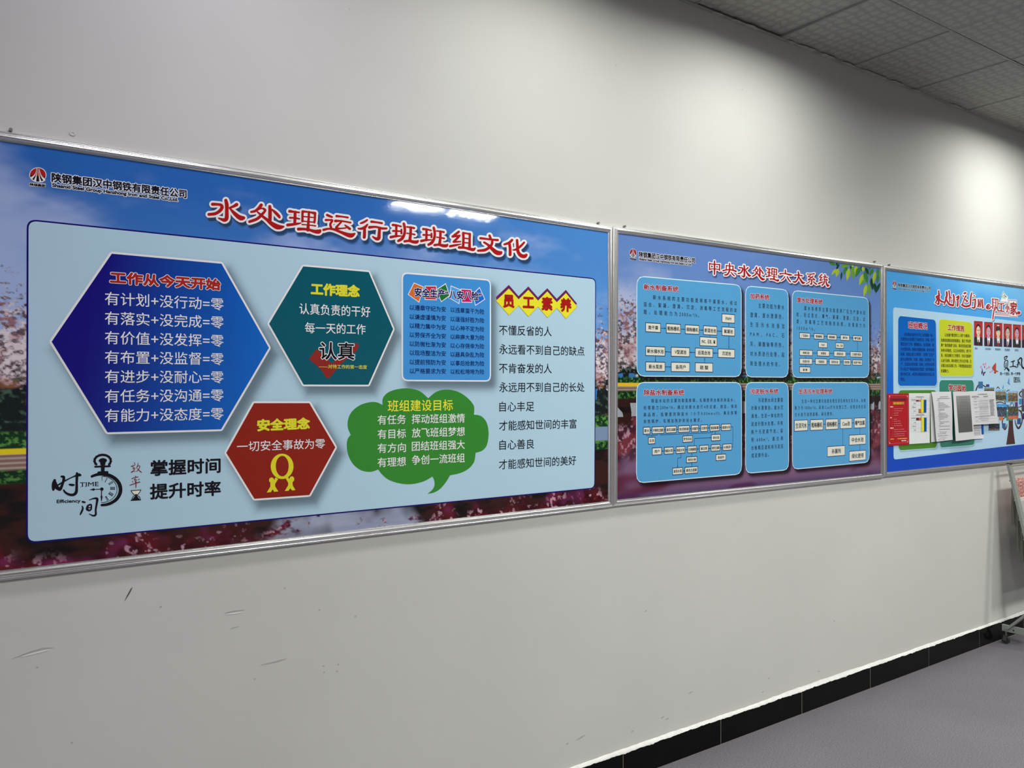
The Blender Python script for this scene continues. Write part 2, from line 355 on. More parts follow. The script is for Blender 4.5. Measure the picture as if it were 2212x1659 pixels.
def hull(P):
    P = sorted(set((round(x, 4), round(y, 4)) for x, y in P))
    def half(Q):
        o = []
        for p in Q:
            while len(o) > 1 and (o[-1][0]-o[-2][0])*(p[1]-o[-2][1])-(o[-1][1]-o[-2][1])*(p[0]-o[-2][0]) <= 1e-9: o.pop()
            o.append(p)
        return o[:-1]
    return half(P)+half(P[::-1])
class PB:
    """a flat print on a board or sheet: coloured polygons and lettering, everything in wall coordinates (s, z)"""
    def __init__(s, name, root, parent, t0=.010, m='ink', label=None):
        s.name, s.root, s.parent, s.t0, s.m, s.label = name, root, parent, t0, m, label
        s.items = []; s.texts = []; ALLPB.append(s)
    def e(s): return .012
    def w(s, K, x, y): a = K(x, y); return W(a[0], a[1], s.e())
    def poly(s, pts, c, layer=0, alpha=None):
        s.items.append((pts, c, layer)); return s
    def pp(s, K, pts, c, layer=0): return s.poly([s.w(K, *p) for p in pts], c, layer)
    def border_poly(s, P, c, cb, bw, layer=0):
        s.poly(offset_poly(P, bw), cb, layer); s.poly(P, c, layer+1)
    def grad(s, P, cf, n=14, layer=0):
        x0 = min(p[0] for p in P); x1 = max(p[0] for p in P)
        for i in range(n):
            a, b = x0+(x1-x0)*i/n, x0+(x1-x0)*(i+1)/n
            q = clipx(P, a, b)
            if len(q) > 2: s.items.append((q, [cf((p[0]-x0)/(x1-x0), p[1]) for p in q], layer))
    def soft(s, P, c, blur, a0=.55, layer=0):
        """printed soft shadow around polygon P"""
        st = [(-blur*.5, 1), (-blur*.1, .78), (blur*.3, .35), (blur*.7, .09), (blur*1.1, 0)]
        rings = [(offset_poly(P, d), k*a0) for d, k in st]
        s.items.append((rings[0][0], (*c[:3], a0), layer))
        n = len(P)
        for (R0, a), (R1, b) in zip(rings, rings[1:]):
            for i in range(n):
                j = (i+1) % n
                s.items.append(([R0[i], R0[j], R1[j], R1[i]], [(*c[:3], a), (*c[:3], a), (*c[:3], b), (*c[:3], b)], layer))
    def line(s, K, pts, wpx, c, layer=0, arrow=0):
        P = [s.w(K, *p) for p in pts]; sc = K(0, 0)[2]
        wm = wpx/sc*zc_at(P[0][0])/F
        for a, b in zip(P, P[1:]): s.seg(a, b, wm, wm, c, layer)
        if arrow:
            a, b = Vector(P[-2]), Vector(P[-1]); d = (b-a).normalized(); nn = Vector((-d.y, d.x)); L = arrow/sc*zc_at(P[0][0])/F
            s.poly([tuple(b), tuple(b-d*L*1.7+nn*L*.6), tuple(b-d*L*1.7-nn*L*.6)], c, layer)
    def seg(s, a, b, w0, w1, c, layer):
        a, b = Vector(a), Vector(b); d = b-a
        if d.length < 1e-9: return
        d.normalize(); n = Vector((-d.y, d.x))
        s.poly([tuple(a+n*w0/2), tuple(b+n*w1/2), tuple(b-n*w1/2), tuple(a-n*w0/2)], c, layer)
    def stroke(s, K, pts, c, layer=0, grow=0, dx=0, dy=0, n=5, ends=True):
        """brush stroke (x, y, width) in crop pixels; widths isotropic in the photograph's crop"""
        q = catmull(pts, n) if len(pts) > 1 else list(pts)*2
        def circ(x, y, wd): return [(x+dx+wd/2*math.cos(t), y+dy+wd/2*math.sin(t)) for t in [2*math.pi*(k+.5)/12 for k in range(12)]]
        for i in range(len(q)-1):
            a, b = q[i], q[i+1]
            s.pp(K, hull(circ(a[0], a[1], max(a[2], 2)+2*grow)+circ(b[0], b[1], max(b[2], 2)+2*grow)), c, layer)
    def text(s, K, st, xl, yl, xr, yr, h, c, bold=0, out=None, layer=0, just=0, latin=False):
        """a line of lettering whose ink runs from (xl, yl) to (xr, yr), vertical centres, h high at its left end"""
        s.texts.append((st, s.w(K, xl, yl), s.w(K, xr, yr), h/K(0, 0)[2], c, bold, layer, just, latin))
        if out: s.texts.append((st, s.w(K, xl, yl), s.w(K, xr, yr), h/K(0, 0)[2], out[1], bold+out[0], layer-1, just, latin))
    def finish(s):
        V = []; Fc = []; CC = []
        ox, oy, oz = s.root
        cnt = [0]
        def put(pts, layer, d=None):
            n0 = len(V); cnt[0] += 1
            t = LAY*layer+1.4e-6*(cnt[0] % 170 if d is None else d)
            for p in pts: V.append((p[0]-ox, -(t+(s.t0(p) if callable(s.t0) else s.t0))-oy, p[1]-oz))
            return n0
        for pts, c, layer in s.items:
            if len(pts) < 3: continue
            A = sum(pts[i-1][0]*pts[i][1]-pts[i][0]*pts[i-1][1] for i in range(len(pts)))
            cl = c if isinstance(c, list) else [c]*len(pts)
            if A < 0: pts = pts[::-1]; cl = cl[::-1]
            n0 = put(pts, layer); Fc.append(tuple(range(n0, n0+len(pts)))); CC += cl
        for st, A, B, hpx, c, bold, layer, just, latin in s.texts:
            H = hpx*zc_at(A[0])/F
            for pts, tris, extra in layout(st, A, B, H, bold, just, latin):
                n0 = put(pts, layer, 0)
                for f in tris: Fc.append(tuple(i+n0 for i in f)); CC += [c]*len(f)
                for k, q in enumerate(extra):
                    n0 = put(q, layer, 1+k % 169); Fc.append(tuple(range(n0, n0+len(q)))); CC += [c]*len(q)
        if not V: return None
        o = mesh_obj(s.name, V, Fc, M[s.m], s.parent)
        ca = o.data.color_attributes.new('Col', 'FLOAT_COLOR', 'CORNER')
        arr = np.array([(x[0], x[1], x[2], x[3] if len(x) > 3 else 1.0) for x in CC], dtype=np.float32).ravel()
        ca.data.foreach_set('color', arr)
        if s.label: o['label'] = s.label
        return o

GL = {}
def build_glyphs():
    chars = set()
    for p in ALLPB:
        for t in p.texts: chars |= set(t[0])
    chars = sorted(c for c in chars if c not in ' \u3000')
    objs = []
    def mk(body):
        c = bpy.data.curves.new('g', 'FONT'); c.body = body; c.size = 1; c.resolution_u = 3
        o = bpy.data.objects.new('g', c); col.objects.link(o); return o
    for ch in chars: objs.append((ch, mk(ch), mk(ch+ch) if ord(ch) < 0x2000 else None))
    dg = bpy.context.evaluated_depsgraph_get(); dg.update()
    for ch, o, o2 in objs:
        me = bpy.data.meshes.new_from_object(o.evaluated_get(dg), depsgraph=dg)
        vs = [(v.co.x, v.co.y) for v in me.vertices]; fs = [tuple(p.vertices) for p in me.polygons]
        cnt = {}
        for f in fs:
            for i in range(len(f)):
                k = tuple(sorted((f[i-1], f[i]))); cnt[k] = cnt.get(k, 0)+1
        be = [k for k, v in cnt.items() if v == 1]
        adv = 1.0
        if o2:
            m2 = bpy.data.meshes.new_from_object(o2.evaluated_get(dg), depsgraph=dg)
            if len(m2.vertices) and vs: adv = max(v.co.x for v in m2.vertices)-max(v[0] for v in vs)
            bpy.data.meshes.remove(m2)
        if ch in '\u201c\u201d': adv = .5
        GL[ch] = (vs, fs, be, adv, min((v[0] for v in vs), default=0), max((v[0] for v in vs), default=adv))
        bpy.data.meshes.remove(me)
    for ch, o, o2 in objs:
        for q in (o, o2):
            if q: d = q.data; bpy.data.objects.remove(q); bpy.data.curves.remove(d)
def layout(st, A, B, H, bold, just, latin):
    def adv(ch): return .32 if ch == ' ' else 1.0 if ch == '\u3000' else GL[ch][3]
    def ink(sp):
        x = 0; lo = None; hi = 0
        for ch in st:
            if ch in GL:
                if lo is None: lo = x+GL[ch][4]
                hi = x+GL[ch][5]
            x += adv(ch)*sp if len(st) > 1 else adv(ch)
        return (lo or 0), hi
    Lw = math.hypot(B[0]-A[0], B[1]-A[1]); ux, uz = (B[0]-A[0])/Lw, (B[1]-A[1])/Lw
    em = H/(.72 if latin else .92); yc = .36 if latin else .38
    sp = 1.0
    if just:
        want = Lw/(em*just); l1, h1 = ink(1.0); l2, h2 = ink(2.0)
        sp = 1+(want-(h1-l1))/((h2-l2)-(h1-l1)); sp = max(sp, .8)
    lo, hi = ink(sp); xs_ = Lw/(hi-lo)
    out = []; x = 0
    for ch in st:
        if ch in GL:
            vs, fs, be, a, g0, g1 = GL[ch]
            P = []
            for vx, vy in vs:
                X = (x+vx-lo)*xs_; Y = (vy-yc)*em
                P.append((A[0]+ux*X, A[1]+uz*X+Y))
            X_ = []
            if bold:
                r = bold*em
                used = set()
                for i, j in be:
                    a1, b1 = Vector(P[i]), Vector(P[j]); d = b1-a1
                    if d.length < 1e-7: continue
                    d.normalize(); n = Vector((-d.y, d.x))*r
                    X_.append([tuple(a1-n), tuple(b1-n), tuple(b1+n), tuple(a1+n)])
                    for q in (i, j):
                        if q not in used:
                            used.add(q); pc = P[q]
                            X_.append([(pc[0]+r*math.cos(t), pc[1]+r*math.sin(t)) for t in [math.pi*2*z/8 for z in range(8)]])
            out.append((P, fs, X_))
        x += adv(ch)*sp
    return out

# ---------------------------------------------------------------- a printed photograph, computed point by point
def vnoise(x, y, seed):
    xi = np.floor(x).astype(np.int64); yi = np.floor(y).astype(np.int64); fx = x-xi; fy = y-yi
    fx = fx*fx*(3-2*fx); fy = fy*fy*(3-2*fy)
    def h(a, b):
        n = (a*374761393+b*668265263+seed*1442695041) & 0x7fffffff
        n = ((n ^ (n >> 13))*1274126177) & 0x7fffffff
        return ((n ^ (n >> 16)) & 0xffff)/65535.0
    return (h(xi, yi)*(1-fx)+h(xi+1, yi)*fx)*(1-fy)+(h(xi, yi+1)*(1-fx)+h(xi+1, yi+1)*fx)*fy
def fbm(x, y, seed, o=4):
    r = 0; a = .5; t = 0
    for k in range(o): r = r+a*vnoise(x*2**k, y*2**k, seed+k*17); t += a; a *= .55
    return r/t
def L3(*c): return np.array([lin(v) for v in c])
def mixc(a, b, t): return a+(b-a)*t[:, None]
def sm(x, a, b): t = np.clip((x-a)/(b-a), 0, 1); return t*t*(3-2*t)
def park_photo(s, z, X0, X1, Z0, Z1, v):
    """blossoming trees over a pond; v = 0 for the large board, 1 for the second"""
    c = np.zeros((len(s), 3)); u = (s-X0)/(X1-X0)
    top = L3(36, 88, 158) if v == 0 else L3(96, 130, 190)
    mid = L3(68, 116, 178) if v == 0 else L3(104, 138, 196)
    haze = L3(150, 165, 200) if v == 0 else L3(170, 180, 208)
    h = np.clip((z-Z0)/(Z1-Z0), 0, 1)
    cl = fbm(s*2.2, z*5, 5, 5)
    c[:] = mixc(np.tile(mid, (len(s), 1)), np.tile(top, (len(s), 1)), sm(h, .62, .98))
    if v == 0:
        c = mixc(c, np.tile(L3(86, 142, 198), (len(s), 1)), sm(u, .35, 1.0)*.45)
        k = sm(cl+.75*(.97-h)+.45*(.3-u), .42, .80)*.85
        c = mixc(c, np.tile(haze, (len(s), 1)), k)
    else:
        k = sm(cl+1.2*(.93-h)-.5*np.abs(u-.1), .45, .95)*.9*(1-sm(u, .25, .8)*.5)
        c = mixc(c, np.tile(haze, (len(s), 1)), k)
    fine = fbm(s*95, z*130, 11, 3); fin2 = fbm(s*60, z*90, 23, 3); big = fbm(s*8, z*8, 31, 3); fin3 = vnoise(s*160, z*220, 41)
    twig = np.abs(fbm(s*26+z*14, z*30-s*10, 61, 3)-.5)
    # bands by height
    if v == 0: zt, zd, zh, zy, zr, zg, zw, zp = 1.905, 1.655, 1.525, 1.475, 1.460, 1.420, 1.385, 1.24
    else: zt, zd, zh, zy, zr, zg, zw, zp = 1.965, 1.72, 1.69, 1.654, 1.640, 1.622, 1.59, 1.52
    zt = zt+.09*(big-.5)+.10*(fbm(s*3, s*0+1, 77, 2)-.5)
    f = sm((zt-z)/.13+(fine-.5)*2.6, .15, .75)
    blos = mixc(np.tile(L3(196, 184, 190), (len(s), 1)), np.tile(L3(84, 70, 78), (len(s), 1)), sm(fin2*.6+fine*.4, .40, .62))
    blos = mixc(blos, np.tile(L3(150, 105, 110), (len(s), 1)), sm(fbm(s*30, z*30, 91, 2), .5, .7)*.6)
    blos = mixc(blos, np.tile(L3(45, 35, 45), (len(s), 1)), (1-sm(twig, .0, .035))*.8)
    c = mixc(c, blos, f)
    # dark trees
    dk = mixc(np.tile(L3(22, 28, 30), (len(s), 1)), np.tile(L3(60, 85, 70), (len(s), 1)), sm(fin2, .5, .78))
    dk = mixc(dk, np.tile(L3(120, 80, 55), (len(s), 1)), sm(fbm(s*18, z*25, 99, 2), .62, .8))
    c = mixc(c, dk, sm((zd+.03-z)/.05+(fine-.5)*2, 0, 1))
    # building behind the trees
    ub = (np.abs(z-(zd-.05)) < .022) & (fbm(s*30, z*22, 55, 2) > .58)
    c[ub] = np.where((vnoise(s[ub]*40, z[ub]*0, 8) > .5)[:, None], L3(175, 185, 195), L3(55, 110, 170))
    # hedge, kerb, path, bank
    gr = mixc(np.tile(L3(18, 48, 28), (len(s), 1)), np.tile(L3(80, 130, 62), (len(s), 1)), sm(fine, .45, .72))
    c = mixc(c, gr, sm((zh-z)/.012+(big-.5)*2, 0, 1))
    yel = np.tile(L3(215, 185, 30), (len(s), 1)) if v == 0 else np.tile(L3(220, 180, 40), (len(s), 1))
    lft = sm(.22-u, 0, .05)
    path = mixc(np.tile(L3(120, 90, 85), (len(s), 1)), np.tile(L3(150, 140, 130), (len(s), 1)), sm(np.sin(z*500), -.2, .6))
    if v == 0: path = mixc(path, np.tile(L3(105, 125, 150), (len(s), 1)), 1-lft)
    m_y = sm((zy-z)/.003, 0, 1); c = mixc(c, mixc(path, yel, lft), m_y)
    c = mixc(c, path, sm((zr-z)/.003, 0, 1))
    c = mixc(c, gr*.8, sm((zg-z)/.006+(fine-.5), 0, 1))
    # water with dark red reflections
    wb = np.tile(L3(48, 26, 24), (len(s), 1)); wb = mixc(wb, np.tile(L3(22, 18, 20), (len(s), 1)), sm(fbm(s*10, z*26, 13, 3), .45, .7))
    if v == 0:
        pk = fbm(s*55+z*10, z*60, 71, 3)
        deep = mixc(np.tile(L3(82, 22, 30), (len(s), 1)), np.tile(L3(50, 14, 22), (len(s), 1)), sm(fbm(s*22, z*30, 19, 3), .4, .65))
        deep = mixc(deep, np.tile(L3(190, 150, 165), (len(s), 1)), sm(pk, .60, .74)*.75)
        deep = mixc(deep, np.tile(L3(110, 40, 85), (len(s), 1)), sm(fbm(s*18, z*25, 14, 2), .55, .8)*.6)
        us = s-X0
        greyw = sm(us, .62, .86)*(1-sm(us, 1.18, 1.32))
        gcol = mixc(np.tile(L3(118, 125, 148), (len(s), 1)), np.tile(L3(150, 155, 172), (len(s), 1)), fbm(s*5, z*30, 6, 3))
        edge = sm(fbm(s*30, z*50, 66, 3)+.5*(greyw-.5), .34, .60)
        deep = mixc(deep, gcol, np.clip(greyw*edge*1.2, 0, 1))
    else:
        pk = fbm(s*60, z*70, 71, 3)
        deep = mixc(np.tile(L3(112, 48, 58), (len(s), 1)), np.tile(L3(66, 30, 48), (len(s), 1)), sm(fbm(s*20, z*24, 19, 3), .4, .65))
        deep = mixc(deep, np.tile(L3(185, 150, 165), (len(s), 1)), sm(pk, .58, .72)*.7*sm(z, 1.30, 1.42))
        pur = mixc(np.tile(L3(118, 88, 118), (len(s), 1)), np.tile(L3(92, 40, 62), (len(s), 1)), sm(fbm(s*3+1, z*9, 29, 3), .45, .65))
        pur = mixc(pur, np.tile(L3(56, 46, 88), (len(s), 1)), sm(1.215-z, 0, .07)*.9)
        deep = mixc(deep, pur, sm((1.34-z)/.07+(fbm(s*12, z*12, 2, 2)-.5)*2, 0, 1))
    wat = mixc(wb, deep, sm((zp-z)/.08+(fbm(s*14, z*14, 33, 2)-.5)*2, 0, 1))
    # pale reflection of the building
    rf = (np.abs(z-(zw-.065 if v == 0 else zw-.05)) < .028) & (fbm(s*20, z*8, 56, 2) > .57)
    wat[rf] = L3(150, 158, 165)
    c = mixc(c, wat, sm((zw-z)/.008+(fine-.5)*1.5, 0, 1))
    return c
def photo_sheet(name, quad, parent, root, t, paint, nx, ny, holes=()):
    """grid in the quad (TL, TR, BR, BL) with colours from paint(s, z)"""
    tl, tr, br, bl = [np.array(q) for q in quad]
    U, V_ = np.meshgrid(np.linspace(0, 1, nx), np.linspace(0, 1, ny))
    U = U.ravel()[:, None]; V_ = V_.ravel()[:, None]
    p = (tl*(1-U)+tr*U)*(1-V_)+(bl*(1-U)+br*U)*V_
    c = paint(p[:, 0], p[:, 1])/KL
    ii, jj = np.meshgrid(np.arange(nx-1), np.arange(ny-1)); a = (jj*nx+ii).ravel()
    cx = p[a, 0]; cz = p[a, 1]; keep = np.ones(len(a), bool)
    for (x0, x1, f0, f1) in holes:   # hidden behind printed panels: left out
        keep &= ~((cx > x0) & (cx < x1) & (cz > f0) & (cz < f1))
    a = a[keep]
    quads = np.stack([a, a+nx, a+nx+1, a+1], 1)
    me = bpy.data.meshes.new(name)
    me.vertices.add(len(p)); me.vertices.foreach_set('co', np.stack([p[:, 0]-root[0], np.full(len(p), -t-root[1]), p[:, 1]-root[2]], 1).astype(np.float32).ravel())
    me.loops.add(len(quads)*4); me.loops.foreach_set('vertex_index', quads.ravel().astype(np.int32))
    me.polygons.add(len(quads)); me.polygons.foreach_set('loop_start', (np.arange(len(quads))*4).astype(np.int32)); me.polygons.foreach_set('loop_total', np.full(len(quads), 4, np.int32))
    me.update(calc_edges=True); me.materials.append(M['ink'])
    ca = me.color_attributes.new('Col', 'FLOAT_COLOR', 'POINT')
    ca.data.foreach_set('color', np.concatenate([np.clip(c, 0, .93), np.ones((len(c), 1))], 1).astype(np.float32).ravel())
    o = bpy.data.objects.new(name, me); col.objects.link(o); o.parent = parent
    return o

# ---------------------------------------------------------------- display boards: frame and poster
PROF = [(0, .0095), (0, .0118), (.0016, .0122), (.0020, .0108), (.0034, .0108), (.0040, .0135), (.0062, .0165), (.0090, .0182), (.0120, .0187), (.0150, .0178),
        (.0172, .0155), (.0180, .0125), (.0190, .0120), (.0200, .0132), (.0215, .0138), (.0228, .0130), (.0236, .0112), (.0262, .0108), (.0268, .0098), (.0268, .0008)]
def board(label, corners_px):
    q = [W(x, y, .012) for x, y in corners_px]      # TL TR BR BL inner corners of the frame
    root = (q[3][0], 0.0, q[3][1]); E_ = empty('display_board', root)
    tag(E_, label, 'display board', 'aluminium framed display boards in a row on the wall')
    offs = [offset_poly(q, wd) for wd, h in PROF]
    labels = ['top rail', 'right rail', 'bottom rail', 'left rail']
    for i in range(4):
        j = (i+1) % 4; vs = []
        for (wd, h), o in zip(PROF, offs):
            for k in (i, j): vs.append((o[k][0]-root[0], -h, o[k][1]-root[2]))
        fs = [(2*k, 2*k+1, 2*k+3, 2*k+2) for k in range(len(PROF)-1)]
        o = mesh_obj('frame_rail', vs, fs, M['alu'], E_)
        if i == 0:
            # poster and backing behind the rails
            pass
    # mitre screws above the corners
    for k, dx in ((0, .065), (1, -.075)):
        p = offs[-1][k]; b = MB()
        b.tube((p[0]+dx-root[0], -.001, p[1]-root[2]+.006), (p[0]+dx-root[0], -.013, p[1]-root[2]+.007), .0045, 10)
        b.tube((p[0]+dx-root[0]+.003, -.006, p[1]-root[2]-.004), (p[0]+dx-root[0]-.002, -.008, p[1]-root[2]+.008), .0018, 6)
        b.build('hanging_screw', M['steel'], E_)
    return E_, root, q
E1, R1, Q1 = board('largest aluminium framed board with red title, blue, teal and red hexagons and green speech cloud', [(-14, 301.9), (1313.5, 502), (1313.5, 1082.3), (-14, 1234.4)])
E2, R2, Q2 = board('middle framed board with six light blue panels of flow charts over a park photograph', [(1336, 503.8), (1901.6, 580), (1902.7, 1022.8), (1333.7, 1079.4)])
E3, R3, Q3 = board('right hand bright blue framed board with portraits, printed tree and paper notices taped on', [(1914.3, 583.9), (2254, 628.9), (2254, 986.7), (1915.7, 1019.8)])
def grow(q, d=.004): return offset_poly(q, d)
def span(q): return min(p[0] for p in q), max(p[0] for p in q), min(p[1] for p in q), max(p[1] for p in q)
a, b_, c_, d_ = span(Q1)
P1 = photo_sheet('poster', grow(Q1), E1, R1, .0100, lambda s, z: park_photo(s, z, a, b_, c_, d_, 0), 1150, 600, [(W(75, 835)[0], W(1270, 835)[0], W(60, 1150)[1], W(60, 520)[1])])
KL = .88
h1, h2, h3, h4 = span(Q2)
P2_ = photo_sheet('poster', grow(Q2), E2, R2, .0100, lambda s, z: park_photo(s, z, h1, h2, h3, h4, 1), 1000, 600, [(W(x0, 700)[0], W(x1, 700)[0], W(x1, y1)[1], W(x0, y0)[1]) for x0, x1, y0, y1 in ((1384, 1594, 632, 806), (1616, 1699, 634, 806), (1718, 1871, 650, 806), (1384, 1594, 834, 1016), (1616, 1699, 834, 1008), (1718, 1871, 834, 992))])
KL = .72
def blue_sheet(s, z):
    h = (z-span(Q3)[2])/(span(Q3)[3]-span(Q3)[2])
    c = np.zeros((len(s), 3)); n = fbm(s*3, z*5, 4, 3)
    c = mixc(np.tile(L3(8, 62, 168), (len(s), 1)), np.tile(L3(0, 92, 190), (len(s), 1)), sm(h, .05, .35))
    c = mixc(c, np.tile(L3(70, 148, 208), (len(s), 1)), sm(h, .42, .85))
    c = mixc(c, np.tile(L3(120, 182, 228), (len(s), 1)), sm(h+.25*(n-.5)+.12*(s-span(Q3)[0]-.8), .88, 1.05)*.6)
    return c
P3_ = photo_sheet('poster', grow(Q3), E3, R3, .0100, blue_sheet, 60, 60)

KL = .66
# ---------------------------------------------------------------- print of the largest board
WH = C(225, 222, 218); BK = C(18, 16, 24); RED = C(150, 22, 24); YEL = C(196, 192, 46); TXW = C(222, 226, 236)
K1 = Z(0, 260, 3.568); K2 = Z(400, 380, 2.765); K3 = Z(0, 780, 3.456); K4 = Z(580, 780, 2.765); K5 = Z(840, 480, 4.366); K6 = Z(60, 520, 3.770)
def wq(pts): return [W(x, y, .012) for x, y in pts]
def emblem(name, root, parent, K, cx, cy, rx, ry, glow):
    """round red emblem with white and black flaring stripes above a strip of characters"""
    p = PB(name, root, parent, .0103)
    el = lambda k: [p.w(K, cx+rx*k*math.cos(t), cy+ry*k*math.sin(t)) for t in [2*math.pi*i/36 for i in range(36)]]
    p.poly(el(1.10), C(205, 205, 215), 0); p.poly(el(1), C(150, 28, 28), 1)
    f = lambda x, y: (cx+(x-322)/203*rx, cy+(y-330)/178*ry)
    P_ = lambda pts, c, l: p.pp(K, [f(x, y) for x, y in pts], c, l)
    white = C(222, 215, 215)
    P_([(280, 165), (370, 180), (372, 230), (395, 310), (440, 380), (505, 430), (520, 470), (440, 520), (330, 530), (200, 490), (118, 400), (150, 385), (215, 345), (262, 280), (280, 220)], white, 2)
    P_([(296, 172), (312, 174), (300, 260), (270, 350), (240, 360), (280, 270)], C(150, 40, 35), 3)
    P_([(318, 174), (336, 176), (336, 270), (345, 365), (292, 360), (312, 260)], C(150, 40, 35), 3)
    P_([(342, 176), (358, 180), (362, 250), (400, 375), (370, 368), (350, 270)], C(150, 40, 35), 3)
    P_([(240, 355), (272, 350), (218, 468), (178, 440)], BK, 3); P_([(292, 358), (345, 365), (358, 508), (278, 498)], BK, 3); P_([(368, 368), (402, 378), (460, 475), (412, 494)], BK, 3)
    P_([(120, 350), (160, 330), (190, 330), (150, 384), (135, 380)], C(60, 20, 25), 3); P_([(470, 380), (522, 350), (500, 432)], C(60, 20, 25), 3)
    p.pp(K, [f(x, y) for x, y in [(100, 530), (525, 560), (525, 655), (100, 622)]], C(205, 205, 215), 1)
    a_ = f(118, 572); b2 = f(510, 612)
    p.text(K, '陕煤集团', a_[0], a_[1], b2[0], b2[1], ry*.36, BK, .05, None, 3)
    return p
def company(root, parent, K, cn, en, hc, he, glow):
    p = PB('company_name', root, parent, .0103)
    p.text(K, '陕钢集团汉中钢铁有限责任公司', *cn, hc, BK, .030, (.085, glow), 2)
    p.text(K, 'Shaanxi Steel Group Hanzhong Iron and Steel Co.,Ltd.', *en, he, BK, .045, (.16, glow), 2, 0, True)
    return p
# lettering of the red clerical-script titles: brush strokes (x, y, width)
SHUI = [[(150, 160, 44), (215, 162, 36), (262, 172, 40), (274, 205, 48), (245, 248, 45), (185, 285, 42), (100, 295, 40)], [(325, 108, 42), (338, 170, 52), (338, 260, 50), (335, 345, 55), (308, 370, 50), (262, 358, 32), (228, 345, 18)],
        [(468, 165, 48), (430, 187, 38), (378, 208, 28)], [(378, 215, 22), (430, 272, 45), (490, 325, 60), (530, 345, 66), (562, 342, 44)]]
CHU = [[(795, 172, 46), (762, 213, 42), (715, 250, 36), (662, 262, 30)], [(745, 240, 20), (800, 215, 22), (842, 232, 36), (842, 255, 34), (800, 300, 40), (740, 355, 42), (640, 392, 38)],
       [(745, 262, 22), (800, 310, 34), (870, 365, 40), (930, 415, 55), (1000, 458, 70), (1055, 465, 52), (1092, 457, 24)], [(908, 190, 42), (912, 260, 50), (910, 370, 50)], [(940, 232, 24), (985, 272, 40), (1030, 320, 40), (1040, 340, 22)]]
LI = [[(1172, 253, 40), (1235, 262, 28), (1298, 270, 24)], [(1175, 340, 27), (1240, 343, 25), (1303, 355, 22)], [(1245, 265, 40), (1243, 345, 42), (1240, 415, 42)], [(1145, 436, 40), (1200, 430, 38), (1270, 420, 32), (1322, 410, 16)],
      [(1345, 258, 38), (1342, 310, 32), (1342, 385, 36)], [(1345, 256, 34), (1430, 265, 24), (1508, 280, 40)], [(1508, 280, 36), (1508, 345, 30), (1500, 400, 34)], [(1428, 265, 34), (1425, 345, 32), (1420, 420, 38), (1415, 500, 48)],
      [(1345, 322, 18), (1505, 338, 18)], [(1345, 384, 18), (1500, 400, 18)], [(1338, 430, 20), (1430, 437, 18), (1515, 448, 22)], [(1288, 490, 42), (1360, 490, 36), (1430, 500, 34), (1500, 520, 46), (1558, 524, 58), (1578, 507, 30)]]
YUN = [[(1670, 303, 34), (1700, 317, 34), (1735, 330, 26)], [(1795, 318, 34), (1870, 325, 24), (1945, 336, 26)], [(1780, 382, 38), (1870, 384, 24), (1982, 405, 24)], [(1858, 395, 25), (1825, 430, 28), (1792, 468, 34), (1800, 482, 34), (1850, 482, 22), (1915, 476, 20)],
       [(1905, 438, 18), (1940, 465, 34), (1972, 488, 34)], [(1652, 370, 32), (1700, 370, 26), (1738, 376, 32), (1712, 425, 32), (1722, 470, 34)], [(1622, 500, 34), (1690, 486, 28), (1760, 495, 32), (1850, 530, 38), (1930, 562, 52), (1990, 575, 60), (2035, 552, 26)]]
XING = [[(78, 92, 26), (42, 115, 30), (5, 130, 26), (-8, 132, 18)], [(82, 150, 24), (50, 185, 40), (4, 203, 32), (-35, 202, 22)], [(45, 195, 40), (45, 260, 42), (42, 312, 42)], [(135, 112, 34), (200, 120, 26), (270, 131, 28)],
        [(108, 185, 38), (190, 180, 28), (270, 199, 32), (328, 200, 28)], [(240, 195, 40), (235, 260, 42), (228, 325, 48), (195, 333, 38), (150, 305, 18)]]
BAN = [[(412, 155, 34), (470, 162, 26), (516, 174, 24)], [(414, 232, 28), (525, 236, 20)], [(455, 160, 34), (455, 235, 32), (452, 300, 36)], [(384, 312, 34), (450, 300, 30), (528, 297, 14)], [(522, 215, 26), (522, 262, 30)],
       [(552, 138, 34), (565, 200, 36), (560, 270, 36), (530, 330, 42), (482, 360, 34)], [(592, 180, 22), (640, 186, 24), (686, 195, 30)], [(592, 262, 20), (640, 268, 18), (692, 278, 24)], [(642, 188, 36), (640, 270, 36), (630, 350, 42)],
       [(562, 366, 32), (620, 360, 32), (680, 374, 42), (720, 374, 42), (738, 358, 20)]]
BAN2 = [[(800+(x-408)*.965, 207+(y-155)*.985, w_*.97) for x, y, w_ in st] for st in BAN]
ZU = [[(1262, 242, 32), (1225, 272, 34), (1180, 305, 28)], [(1180, 308, 24), (1230, 300, 26), (1275, 292, 26)], [(1275, 292, 26), (1240, 330, 32), (1195, 372, 28)], [(1195, 376, 22), (1240, 372, 24), (1285, 370, 20)], [(1150, 430, 32), (1220, 416, 30), (1290, 403, 14)],
      [(1320, 260, 36), (1322, 340, 34), (1318, 440, 36)], [(1320, 258, 28), (1370, 265, 24), (1400, 272, 32)], [(1405, 272, 34), (1403, 350, 32), (1400, 450, 40)], [(1325, 326, 18), (1400, 333, 18)], [(1325, 382, 18), (1400, 388, 18)],
      [(1268, 446, 38), (1340, 450, 32), (1400, 465, 38), (1450, 473, 42), (1473, 455, 20)]]
WEN = [[(1660, 292, 32), (1675, 335, 34)], [(1542, 326, 32), (1620, 335, 28), (1700, 345, 28), (1765, 350, 32)], [(1590, 380, 28), (1640, 412, 34), (1700, 470, 48), (1750, 510, 60), (1795, 518, 52), (1813, 505, 26)], [(1695, 360, 30), (1690, 400, 34), (1660, 440, 36), (1600, 478, 38), (1512, 487, 30)]]
